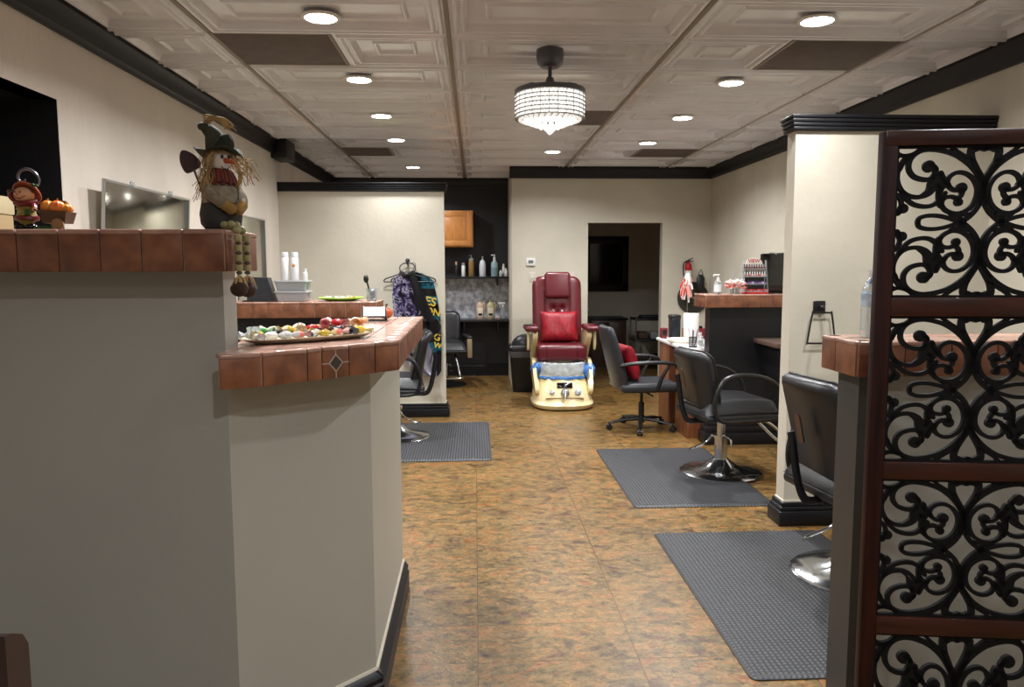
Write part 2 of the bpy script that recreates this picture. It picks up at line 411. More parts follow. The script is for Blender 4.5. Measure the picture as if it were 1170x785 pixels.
# boxed block where the left crown meets the partition
struct(B().box((XL+.002, 7.22, 2.50), (XL+.15, 7.55, CEIL-.002), .006).build('trim_6', M_black))
def base_prof(h=.135, out=.03):
    return [(0,0),(out,0),(out,h*.62),(out*.75,h*.68),(out*.75,h*.78),(out*.9,h*.82),(out*.6,h*.92),(out*.2,h),(0,h)]
run('baseboard_right', (XR, YF, 0), (XR, YB, 0), (-1,0,0), base_prof(), M_black)
run('baseboard_back', (.451, YB, 0), (DX0, YB, 0), (0,-1,0), base_prof(), M_black)
run('baseboard_back', (DX1, YB, 0), (XR, YB, 0), (0,-1,0), base_prof(), M_black)
run('baseboard_niche', (XL, YN, 0), (.45, YN, 0), (0,-1,0), base_prof(.16), M_black)
run('baseboard_left', (XL, YF, 0), (XL, YN, 0), (1,0,0), base_prof(), M_black)
run('baseboard_back_room', (.571, 11.6, 0), (3.2, 11.6, 0), (0,-1,0), base_prof(), M_black)

# partitions
def partition(name, x0, x1, y0, y1, h, crown_h, end, tn, prof_n=4):
    struct(B().box((x0, y0, 0), (x1, y1, h-.002)).build(name, M_wall, smooth=0))
    out = .035; bb = B()
    # reeded crown cap wrapping the front, the free end and the back
    xa, xb = (x0, x1+out) if end > 0 else (x0-out, x1)
    n = 4; dh = crown_h/n
    for i in range(n):
        o = out*(0.6+0.4*i/(n-1))
        xa, xb = (x0, x1+o) if end > 0 else (x0-o, x1)
        bb.box((xa, y0-o, h-crown_h+i*dh+.002), (xb, y1+o, h-crown_h+(i+1)*dh), .005)
    o = out*.75; xa, xb = (x0, x1+o-.01) if end > 0 else (x0-o+.01, x1)
    bb.box((xa, y0-o+.01, h-crown_h), (xb, y1+o-.01, h))
    struct(bb.build(tn, M_black))
    bb = B(); xa, xb = (x0, x1+.035) if end > 0 else (x0-.035, x1)
    bb.box((xa, y0-.035, .0), (xb, y1+.035, .085), .004)
    xa, xb = (x0, x1+.026) if end > 0 else (x0-.026, x1)
    bb.box((xa, y0-.026, .085), (xb, y1+.026, .11), .008)
    xa, xb = (x0, x1+.018) if end > 0 else (x0-.018, x1)
    bb.box((xa, y0-.018, .11), (xb, y1+.018, .135), .006)
    struct(bb.build('baseboard_'+name.split('wall_')[1], M_black))
    bb = B(); xa, xb = (x0, x1+.006) if end > 0 else (x0-.006, x1)
    bb.box((xa, y0-.006, .135), (xb, y1+.006, .143))
    struct(bb.build('trim_9', M_whitecaulk, smooth=0))
partition('wall_partition_left', XL, -.30, 7.44, 7.56, 2.30, .085, 1, 'trim_7')
partition('wall_partition_right', 1.762, XR, 4.135, 4.245, 2.305, .085, -1, 'trim_8')
# white vertical trim strips up the right wall, nearer than the right partition
bb = B()
for yy in (3.52, 3.60, 3.64): bb.box((XR-.016, yy, 0.135), (XR-.001, yy+.022, 2.54), .004)
struct(bb.build('trim_10', M_whitecaulk))

# ================================================================ LAMPS
def area(name, parent, loc, size, power, spread=150, col=LIGHT_COL):
    l = bpy.data.lights.new(name, 'AREA'); l.shape = 'DISK'; l.size = size; l.energy = power; l.color = col; l.spread = R(spread)
    o = bpy.data.objects.new(name, l); C.objects.link(o); o.parent = parent; o.location = loc; return o
def downlight(x, y, label, power=DOWN_W):
    t_ = thing('ceiling_light', label, 'ceiling light', (x, y, CEIL), 0, 'recessed downlights in the ceiling')
    B().lathe([(.072,.0),(.095,.0),(.096,-.005),(.090,-.010),(.076,-.010),(.072,-.002)], 32).build('trim_ring', M_ring, t_)
    B().lathe([(0.001,-.008),(.074,-.008),(.0745,-.004),(0.001,-.004)], 32).build('lens', M_lens, t_)
    area('lamp_light', t_, (0,0,-.014), .11, power)
    return t_
ordn = ['nearest', 'second', 'third', 'fourth', 'farthest']
LX, RX = -.73, 1.68
for i, y in enumerate([3.79, 4.985, 6.15, 7.28, 9.2]):
    downlight(LX, y, f'round white recessed downlight, {ordn[i]} in the left row of the ceiling', DOWN_W*(.5 if i == 3 else 1))
for i, y in enumerate([3.74, 4.985, 6.14, 7.37]):
    downlight(RX, y, f'round white recessed downlight, {ordn[i] if i<3 else "farthest"} in the right row of the ceiling', DOWN_W*(.6 if i == 0 else 1))
downlight(.815, 7.95, 'round white recessed downlight in the middle of the ceiling beyond the chandelier')
for x, y, pw, lb in [(LX, 2.6, 1.0, 'above the raised tiled ledge'), (RX, 2.55, 1.0, 'above the near right salon chair'), (RX, .9, .3, 'above the folding screen'), (.2, .2, .8, 'over the entrance aisle'), (LX, -1.2, .6, 'at the street end of the left row'), (RX, -1.2, .6, 'at the street end of the right row')]:  # unseen downlights carried on past the view, needed to light the front
    downlight(x, y, 'unseen round white recessed downlight '+lb, DOWN_W*pw)

# chandelier
CX, CY = .425, 4.3
ch = thing('chandelier', 'round crystal drum chandelier fan light hanging from a dark ceiling canopy', 'chandelier', (CX, CY, 0))
B().lathe([(.001,CEIL),(.075,CEIL),(.078,CEIL-.03),(.07,CEIL-.075),(.05,CEIL-.095),(.001,CEIL-.097)], 32).build('canopy', M_gunmetal, ch)
B().cyl((0,0,CEIL-.09), (0,0,2.50), .011, 12).build('stem', M_gunmetal, ch)
B().lathe([(.001,2.535),(.02,2.53),(.026,2.505),(.05,2.48),(.052,2.465),(.16,2.455),(.165,2.445),(.001,2.44)], 32).build('motor_housing', M_gunmetal, ch)
B().lathe([(.176,2.462),(.197,2.462),(.199,2.440),(.196,2.436),(.176,2.436)], 48).build('top_band', M_gunmetal, ch)
bb = B()
for k in range(4):
    a = k*PI/2+.6
    bb.box((0,-.012,2.468), (.17,.05,2.474), .002, T=Matrix.Rotation(a, 4, 'Z'))
bb.build('folded_blades', mat('smoked_acrylic', (120,120,124), 0.2, trans=.4), ch)
B().lathe([(.001,2.435),(.165,2.435),(.165,2.325),(.12,2.31),(.001,2.30)], 32).build('lit_core', M_core, ch)
cryst = B()
def gem(c, r, h): cryst.lathe([(.0005,h/2),(r*.7,h*.3),(r,0),(r*.6,-h*.35),(.0005,-h/2)], 6, c)
rows = []
for zi, (z, rad, n) in enumerate([(2.425,.185,52),(2.403,.187,52),(2.381,.187,52),(2.359,.187,52),(2.337,.186,52),(2.316,.183,50)]):
    cryst = B()
    for k in range(n):
        a = 2*PI*(k+.5*(zi % 2))/n
        gem((rad*math.cos(a), rad*math.sin(a), z), .0115, .021)
    o = cryst.build('crystal_row', M_crystal_glow, ch, smooth=0); o['kind'] = 'stuff'
cryst = B()
for z, rad, n, rr in [(2.303,.166,30,.013),(2.294,.14,26,.013),(2.286,.112,20,.014),(2.275,.084,15,.015),(2.264,.054,9,.016),(2.253,.022,4,.017)]:
    for k in range(n):
        a = 2*PI*k/n+z*40; cryst.ico((rad*math.cos(a), rad*math.sin(a), z), rr, sub=1)
cryst.ico((0,0,2.240), .019, sub=2)
o = cryst.build('crystal_balls', M_crystal_glow, ch, smooth=0); o['kind'] = 'stuff'
bb = B()
for z in (2.414, 2.392, 2.370, 2.348, 2.326, 2.306): bb.lathe([(.196,z+.002),(.199,z),(.196,z-.002),(.193,z)], 48)
for k in range(26):
    a = 2*PI*k/26; bb.tube([(.197*math.cos(a),.197*math.sin(a),2.436), (.197*math.cos(a),.197*math.sin(a),2.304)], .0014, 4)
bb.build('crystal_rings', M_gunmetal, ch)
area('chandelier_glow', ch, (0,0,2.222), .2, CHAND_W, 170)

# ================================================================ TILED LEDGES
def clip(poly, a, b_, c):   # keep a*x+b*y<=c
    out = []; n = len(poly)
    for i in range(n):
        p, q = poly[i], poly[(i+1) % n]
        dp, dq = a*p[0]+b_*p[1]-c, a*q[0]+b_*q[1]-c
        if dp <= 0: out.append(p)
        if dp*dq < 0:
            t_ = dp/(dp-dq); out.append((p[0]+(q[0]-p[0])*t_, p[1]+(q[1]-p[1])*t_))
    return out
def area2(p): return sum(p[i][0]*p[(i+1) % len(p)][1]-p[(i+1) % len(p)][0]*p[i][1] for i in range(len(p)))/2
def clip_conv(poly, conv, inset=0.0):
    n = len(conv)
    for i in range(n):
        p, q = conv[i], conv[(i+1) % n]
        dx, dy = q[0]-p[0], q[1]-p[1]; L_ = math.hypot(dx, dy); a, b_ = dy/L_, -dx/L_
        poly = clip(poly, a, b_, a*p[0]+b_*p[1]-inset)
        if len(poly) < 3: return None
    return poly
def face_tiles(bb, p, q, z0, z1, pitch, first=None, splits=None, top_round=True, shade=0):
    """tiles on the vertical face running p->q (outside on the right of p->q)"""
    p, q = Vector((p[0], p[1], 0)), Vector((q[0], q[1], 0)); L_ = (q-p).length; d_ = (q-p).normalized(); n = Vector((d_.y, -d_.x, 0))
    T = Matrix.Translation(p) @ Matrix((tuple(d_)+(0,), tuple(-n)+(0,), (0,0,1,0), (0,0,0,1))).transposed()
    if splits is None:
        k = max(1, round(L_/pitch)); splits = [L_*i/k for i in range(k+1)]
    for a, c in zip(splits, splits[1:]):
        bb.box((a+.0015, -.006, z0), (c-.0015, .004, z1-.004), .0022, 2, m=0, T=T)
def ledge(name, pieces, edges, z0, z1, parent, pitch=.105, extra=None, ang=0.0, org=(0,0), tp=None):
    """pieces: convex CCW outlines; edges: outside faces (p, q[, splits])"""
    bb = B()
    for pc in pieces:
        bb.prism(pc, z0+.004, z1-.006, m=1)
        xs = [v[0] for v in pc]; ys = [v[1] for v in pc]; tpp = tp or pitch
        ca, sa = math.cos(ang), math.sin(ang)
        Rg = max(max(xs)-min(xs), max(ys)-min(ys))*1.6
        kx = int(Rg/tpp)+2
        for i in range(-kx, kx):
            for j in range(-kx, kx):
                sq = [(i*tpp, j*tpp), ((i+1)*tpp, j*tpp), ((i+1)*tpp, (j+1)*tpp), (i*tpp, (j+1)*tpp)]
                g_ = .0015
                sq = [(sq[0][0]+g_, sq[0][1]+g_), (sq[1][0]-g_, sq[1][1]+g_), (sq[2][0]-g_, sq[2][1]-g_), (sq[3][0]+g_, sq[3][1]-g_)]
                sq = [(org[0]+x*ca-y*sa, org[1]+x*sa+y*ca) for x, y in sq]
                cp = clip_conv(sq, pc, 0.0)
                if cp and area2(cp) > .0002:
                    cx_ = sum(v[0] for v in cp)/len(cp); cy_ = sum(v[1] for v in cp)/len(cp)
                    in_ = [((v[0]-cx_)*.975+cx_, (v[1]-cy_)*.975+cy_) for v in cp]
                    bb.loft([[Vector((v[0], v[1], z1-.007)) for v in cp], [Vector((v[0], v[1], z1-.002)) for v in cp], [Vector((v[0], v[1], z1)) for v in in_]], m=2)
    for e in edges:
        face_tiles(bb, e[0], e[1], z0, z1-.008, pitch, splits=e[2] if len(e) > 2 else None)
        # bullnose along the top edge
        p, q = Vector((e[0][0], e[0][1], 0)), Vector((e[1][0], e[1][1], 0)); L_ = (q-p).length; d_ = (q-p).normalized(); n = Vector((d_.y, -d_.x, 0))
        T = Matrix.Translation(p) @ Matrix((tuple(d_)+(0,), tuple(-n)+(0,), (0,0,1,0), (0,0,0,1))).transposed()
        sp = e[2] if len(e) > 2 else [L_*i/max(1, round(L_/pitch)) for i in range(max(1, round(L_/pitch))+1)]
        for a, c in zip(sp, sp[1:]):
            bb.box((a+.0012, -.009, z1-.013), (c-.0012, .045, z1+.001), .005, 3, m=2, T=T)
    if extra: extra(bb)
    return bb.build(name, [M_tile, M_grout, M_tiletop_lit, M_diamond], parent, smooth=35)

# ---- reception desk
A_, Bc, D_ = (-.69, 2.105), (-.345, 2.45), (-.345, 3.40)
desk = thing('reception_desk', 'grey painted reception desk with two terracotta tiled ledges, the lower one angled', 'reception desk', (0,0,0))
B().box((XL+.001, 2.105, 0), (-.69, 2.215, 1.472)).build('raised_front_wall', M_desk, desk, smooth=0)
wl = [A_, Bc, D_, (-.465, 3.40), (-.465, 2.50), (-.75, 2.215), (-.80, 2.215), (-.80, 2.106)]
B().prism([(-.69,2.105), (-.345,2.45), (-.345,3.40), (-.465,3.40), (-.465,2.50), (-.745,2.216)], 0, 1.165).build('lower_wall', mat('cream_desk_paint', (170,168,158), 0.45, var=0.03, vscale=2), desk, smooth=0)
up = [(XL+.002, 2.0), (-.648, 2.0), (-.648, 2.27), (XL+.002, 2.27)]
Lu = -.648-(XL+.002)
spl = [Lu-.104*k for k in range(12, -1, -1) if Lu-.104*k > 0]; spl = [0]+spl
ledge('raised_ledge', [up], [((XL+.002, 2.0), (-.648, 2.0), spl), ((-.648, 2.0), (-.648, 2.27), [0, .135, .27])], 1.472, 1.58, desk, pitch=.104, org=(-.648, 2.0))
P0, P1, P2, P3, P4, P5 = (-.672, 1.985), (-.575, 2.035), (-.245, 2.34), (-.25, 3.50), (-.557, 3.47), (-.55, 2.62)
Ld = math.hypot(P2[0]-P1[0], P2[1]-P1[1])
def diamond(bb):
    p, q = Vector((P1[0], P1[1], 0)), Vector((P2[0], P2[1], 0)); d_ = (q-p).normalized(); n = Vector((d_.y, -d_.x, 0))
    T = Matrix.Translation(p) @ Matrix((tuple(d_)+(0,), tuple(-n)+(0,), (0,0,1,0), (0,0,0,1))).transposed()
    cx_, czz = Ld*.5+.002, 1.207
    for s_, m_, yo in ((.0245, 1, -.0068), (.019, 3, -.0085)):
        ring = [(cx_-s_, czz), (cx_, czz-s_*1.12), (cx_+s_, czz), (cx_, czz+s_*1.12)]
        bb.loft([[Vector((x, yo, z)) for x, z in ring], [Vector((x, 0, z)) for x, z in ring]], m=m_, T=T)
    bb.box((cx_-.045, -.0066, czz-.0015), (cx_+.045, 0, czz+.0015), m=1, T=T)
    bb.box((cx_-.0015, -.0066, czz-.045), (cx_+.0015, 0, czz+.038), m=1, T=T)
sp_d = [0, Ld*.27, Ld*.395, Ld*.60, Ld*.80, Ld]
sp_d = [0, Ld*.30, Ld*.405, Ld*.605, Ld*.81, Ld]
ledge('lower_ledge', [[P0, P1, P2, P5, (-.735, 2.40)], [P2, P3, P4, P5]],
      [(P0, P1), (P1, P2, sp_d), (P2, P3)], 1.163, 1.255, desk, pitch=.105, extra=diamond, ang=0.0, org=P2)
bp_ = B()
for p, q, nn in ((A_, Bc, Vector((1,-1,0)).normalized()), (Bc, D_, Vector((1,0,0)))):
    p, q = Vector(p+(0,)), Vector(q+(0,)); dd = (q-p).normalized(); ext = .012
    bp_.loft([[x+nn*o+Vector((0,0,z)) for o, z in base_prof(.125, .028)] for x in (p+dd*(ext if nn.y else -ext), q+dd*(ext if nn.y else 0))])
bp_.build('baseboard', M_black, desk)
bp_ = B()
for p, q, nn in ((A_, Bc, Vector((1,-1,0)).normalized()), (Bc, D_, Vector((1,0,0)))):
    p, q = Vector(p+(0,)), Vector(q+(0,))
    bp_.loft([[x+nn*o+Vector((0,0,z)) for o, z in [(0,.125),(.008,.125),(.006,.134),(0,.134)]] for x in (p, q)])
bp_.build('caulk_line', M_whitecaulk, desk)

# ---- styling stations (black half walls with tiled caps)
def station(label, x0, x1, y0, y1, free, wall_m, loc_y=None, worktop=None, pitch=.106, wy=None, wx=None):
    t_ = thing('styling_station', label, 'styling station', (0,0,0))
    wy = wy or (y0+.08, y1-.08); 
    if free < 0: wa, wb = (wx if wx is not None else x0+.06), x1
    else: wa, wb = x0, (wx if wx is not None else x1-.06)
    B().box((wa, wy[0], 0), (wb, wy[1], 1.16)).build('half_wall', wall_m, t_, smooth=0)
    pc = [(x0, y0), (x1, y0), (x1, y1), (x0, y1)]
    ed = [((x0, y0), (x1, y0))]
    ed += [((x0, y1), (x0, y0))] if free < 0 else [((x1, y0), (x1, y1))]
    ed += [((x1, y1), (x0, y1))]
    ledge('tiled_ledge', [pc], ed, 1.15, 1.255, t_, pitch=pitch, org=(x0, y0))
    bb = B(); o = .03
    xa, xb = (wa-o, wb) if free < 0 else (wa, wb+o)
    bb.box((xa, wy[0]-o, 0), (xb, wy[1]+o, .10), .004)
    o = .018; xa, xb = (wa-o, wb) if free < 0 else (wa, wb+o)
    bb.box((xa, wy[0]-o, .10), (xb, wy[1]+o, .15), .008)
    bb.build('baseboard', M_black, t_)
    return t_
st_l = station('black half wall with terracotta tiled top behind the reception desk at the left wall', XL+.002, -.66, 5.07, 5.40, 1, M_black)
st_r = station('black half wall with terracotta tiled top between the nail desk and the right partition', 1.875, XR-.002, 6.05, 6.36, -1, M_black, wx=1.93, wy=(6.11, 6.235))
M_endg = mat('dark_grey_end', (62,60,58), 0.45)  # end of the near half wall and its front return, darker than the rest
st_n = thing('styling_station', 'grey half wall with terracotta tiled top right behind the folding screen', 'styling station', (0,0,0))
B().box((1.24, 2.27, 0), (XR-.002, 2.385, 1.15)).build('half_wall', M_desk, st_n, smooth=0)
B().box((1.19, 2.26, 0), (1.239, 2.395, 1.15)).build('dark_end', M_endg, st_n, smooth=0, label='dark grey end of the half wall')
ledge('tiled_ledge', [[(1.15, 2.20), (XR-.003, 2.20), (XR-.003, 2.425), (1.15, 2.425)]],
      [((1.15, 2.20), (XR-.003, 2.20)), ((1.15, 2.425), (1.15, 2.20), [0, .095, .225]), ((XR-.003, 2.425), (1.15, 2.425))], 1.148, 1.255, st_n, pitch=.14, org=(1.15, 2.20))
# worktop of the right station (brown laminate shelf jutting toward the near chair)
ws = B().box((2.30, 5.62, .855), (XR-.002, 6.115, .895), .006).build('worktop', mat('brown_laminate_top', (92,74,66), 0.35, var=.12, vscale=30), st_r)
B().box((2.36, 5.66, .60), (XR-.004, 6.10, .853), .004).build('drawer_box', M_black, st_r)
# worktop at the near station (hidden side), against the right partition

# ================================================================ FOLDING SCREEN
SA = (.936, 1.72); sdir = Vector((1.262-.936, 1.675-1.72, 0)).normalized()
SW, SH = .462, 1.79
scr = thing('folding_screen', 'dark cherry wood room divider screen with black scrollwork panels at the right edge', 'room divider', (SA[0], SA[1], 0), math.degrees(math.atan2(sdir.y, sdir.x)))
FR, TH = .036, .028      # stile width, frame depth
rails = [(1.755, SH), (1.363, 1.408), (.972, 1.016), (.585, .63), (.06, .12)]
bb = B(); bb.box((0, 0, 0), (FR, TH, SH-.002), .003); bb.build('stile', M_cherry, scr)
bb = B(); bb.box((SW-FR, 0, 0), (SW, TH, SH-.002), .003); bb.build('stile', M_cherry, scr)
for z0, z1 in rails:
    B().box((FR*.2 if z1 == SH else FR, -.0015 if z1 == SH else .001, z0), (SW-(FR*.2 if z1 == SH else FR), TH+(.0015 if z1 == SH else -.001), z1), .003).build('rail', M_cherryH, scr)
def ribbon(bb, pts, wd, y0, y1, n=5, w2=None):
    P = cr([(x, 0, z) for x, z in pts], n); k = len(P); L1, L2 = [], []
    for i, p in enumerate(P):
        t_ = (P[min(i+1, k-1)]-P[max(i-1, 0)]); t_.normalize(); nn = Vector((-t_.z, 0, t_.x))
        f = i/(k-1); ww = (wd if w2 is None else wd+(w2-wd)*f)/2
        L1.append(p+nn*ww); L2.append(p-nn*ww)
    rings = [[Vector((a.x, y0, a.z)), Vector((c.x, y0, c.z)), Vector((c.x, y1, c.z)), Vector((a.x, y1, a.z))] for a, c in zip(L1, L2)]
    bb.loft(rings)
    for q, ww in ((P[0], wd), (P[-1], w2 if w2 else wd)): disc(bb, (q.x, q.z), ww/2, y0, y1)
def disc(bb, c, r, y0, y1, n=14):
    bb.loft([[Vector((c[0]+r*math.cos(2*PI*i/n), y, c[1]+r*math.sin(2*PI*i/n))) for i in range(n)] for y in (y0, y1)])
def blob(bb, pts, y0, y1, n=4):
    P = cr([(x, 0, z) for x, z in pts], n, closed=True)
    bb.loft([[Vector((p.x, y, p.z)) for p in P] for y in (y0, y1)])
# quadrant drawn in units measured from the opening's centre (x to the left, z up), half sizes 355 x 329
Q = []
def q(x, y):     # measured units of the top left quadrant; the stile leans 35 units over the height
    cx_ = 440-(y-90)*0.048
    return ((cx_-x), (423-y))
def quadrant(bb, f, y0, y1, S):
    g = lambda *pts: [f(*q(x, y)) for x, y in pts]
    W = lambda v: v*S*1.17
    # large spiral arm
    ribbon(bb, g((243,190),(240,212),(222,234),(190,236),(155,222),(136,190),(142,150),(170,120),(215,106),(270,112),(325,132),(375,170),(410,215),(432,262)), W(17), y0, y1)
    disc(bb, g((216,180))[0], W(22), y0, y1); ribbon(bb, g((222,176),(238,182),(245,196)), W(16), y0, y1, 3)
    # outer leaf
    ribbon(bb, g((150,128),(118,150),(95,190),(90,240),(108,285),(140,308),(180,312),(214,300),(238,276),(250,262)), W(16), y0, y1)
    blob(bb, g((232,212),(252,214),(262,206),(272,232),(290,246),(284,266),(262,300),(245,318),(250,285),(240,262),(215,285),(196,300),(180,302),(205,280),(212,250)), y0, y1)
    ribbon(bb, g((108,288),(125,318),(155,344),(200,354),(235,346),(262,322),(280,296)), W(16), y0, y1)
    ribbon(bb, g((80,296),(98,312),(106,336),(104,360),(92,378),(72,384)), W(15), y0, y1); disc(bb, g((112,362))[0], W(18), y0, y1); disc(bb, g((88,378))[0], W(14), y0, y1)
    ribbon(bb, g((80,208),(98,196),(112,170),(128,150),(112,132),(84,142)), W(12), y0, y1)
    ribbon(bb, g((84,118),(112,132),(150,126),(178,108),(190,92)), W(13), y0, y1)
    # inner C with two balls
    ribbon(bb, g((345,282),(320,284),(300,272),(290,250),(300,224),(328,208),(362,212),(392,236),(408,275),(404,318),(384,356),(350,380),(312,384),(280,368),(266,342),(278,318),(305,312),(328,320)), W(15), y0, y1)
    disc(bb, g((346,274))[0], W(19), y0, y1); disc(bb, g((333,336))[0], W(15), y0, y1)
    ribbon(bb, g((350,284),(346,304),(336,318),(333,336)), W(15), y0, y1)
    ribbon(bb, g((262,210),(275,240),(292,262)), W(20), y0, y1)
    ribbon(bb, g((262,265),(256,300),(258,340),(266,352)), W(18), y0, y1)
    # horizontal loop, upper half
    ribbon(bb, g((171,425),(178,405),(205,395),(245,394),(285,402),(320,414),(345,424)), W(15), y0, y1)
    # spine and side of the diamond
    ribbon(bb, g((432,258),(428,300),(420,335),(400,372),(375,400),(345,424)), W(17), y0, y1)
    blob(bb, g((438,240),(416,240),(412,285),(402,330),(420,350),(432,310),(440,318)), y0, y1)
    # teardrop outline and its cap
    ribbon(bb, g((440,92),(400,95),(384,112),(386,150),(400,185),(420,225),(436,258)), W(22), y0, y1)
    blob(bb, g((444,92),(400,90),(388,104),(398,122),(418,114),(444,118)), y0, y1)
    ribbon(bb, g((300,92),(330,118),(372,146),(395,160)), W(12), y0, y1)
    ribbon(bb, g((355,424),(338,440)), W(14), y0, y1)
    ribbon(bb, g((300,385),(320,398),(352,394),(376,385)), W(10), y0, y1)
for (zb, zt) in [(rails[i+1][1], rails[i][0]) for i in range(4)]:
    bb = B(); cxp = SW/2; czp = (zb+zt)/2; hx = (SW-2*FR)/2; hz = (zt-zb)/2
    fx, fz = hx/352, hz/331
    for sx in (-1, 1):
        for sz in (-1, 1):
            quadrant(bb, lambda dx, dz, sx=sx, sz=sz: (cxp+sx*dx*fx, czp+sz*dz*fz), .008, .018, (fx+fz)/2)
    e = .005
    bb.box((FR-.001, .007, zb-.001), (FR+e, .019, zt+.001)); bb.box((SW-FR-e, .007, zb), (SW-FR+.001, .019, zt))
    bb.box((FR, .007, zb-.001), (SW-FR, .019, zb+e)); bb.box((FR, .007, zt-e), (SW-FR, .019, zt+.001))
    bb.build('scrollwork_panel', M_scroll, scr, smooth=0)

# ================================================================ MATS
def floor_mat_thing(label, x0, x1, y0, y1, m_):
    o = B().loft([[Vector((x, y, 0)) for x, y in ((-1,-1),(1,-1),(1,1),(-1,1))]]*1, caps=False) if False else B()
    hx, hy = (x1-x0)/2, (y1-y0)/2
    def rr(ins, z):
        P = []
        for cx_, cy_, a0 in ((hx-.03,hy-.03,0),(-hx+.03,hy-.03,90),(-hx+.03,-hy+.03,180),(hx-.03,-hy+.03,270)):
            for k in range(5):
                a = R(a0+k*22.5); P.append(Vector((cx_+(.03-ins)*math.cos(a), cy_+(.03-ins)*math.sin(a), z)))
        return P
    o.loft([rr(-.0,.0), rr(0,.004), rr(.02,.013)])
    o = o.build('anti_fatigue_mat', m_, None, (x0+hx, y0+hy, .001), smooth=20)
    return tag(o, label, 'floor mat')
floor_mat_thing('large dark grey studded rubber mat nearest the camera under the near right salon chair', .98, 1.91, 2.52, 4.02, M_matdot)
floor_mat_thing('dark grey ribbed rubber mat in the middle right under the salon chair beside the partition', .97, 1.86, 4.47, 5.965, M_matdot)
floor_mat_thing('dark grey ribbed rubber mat at left behind the reception desk', -.78, .12, 5.67, 7.1, M_matrib)

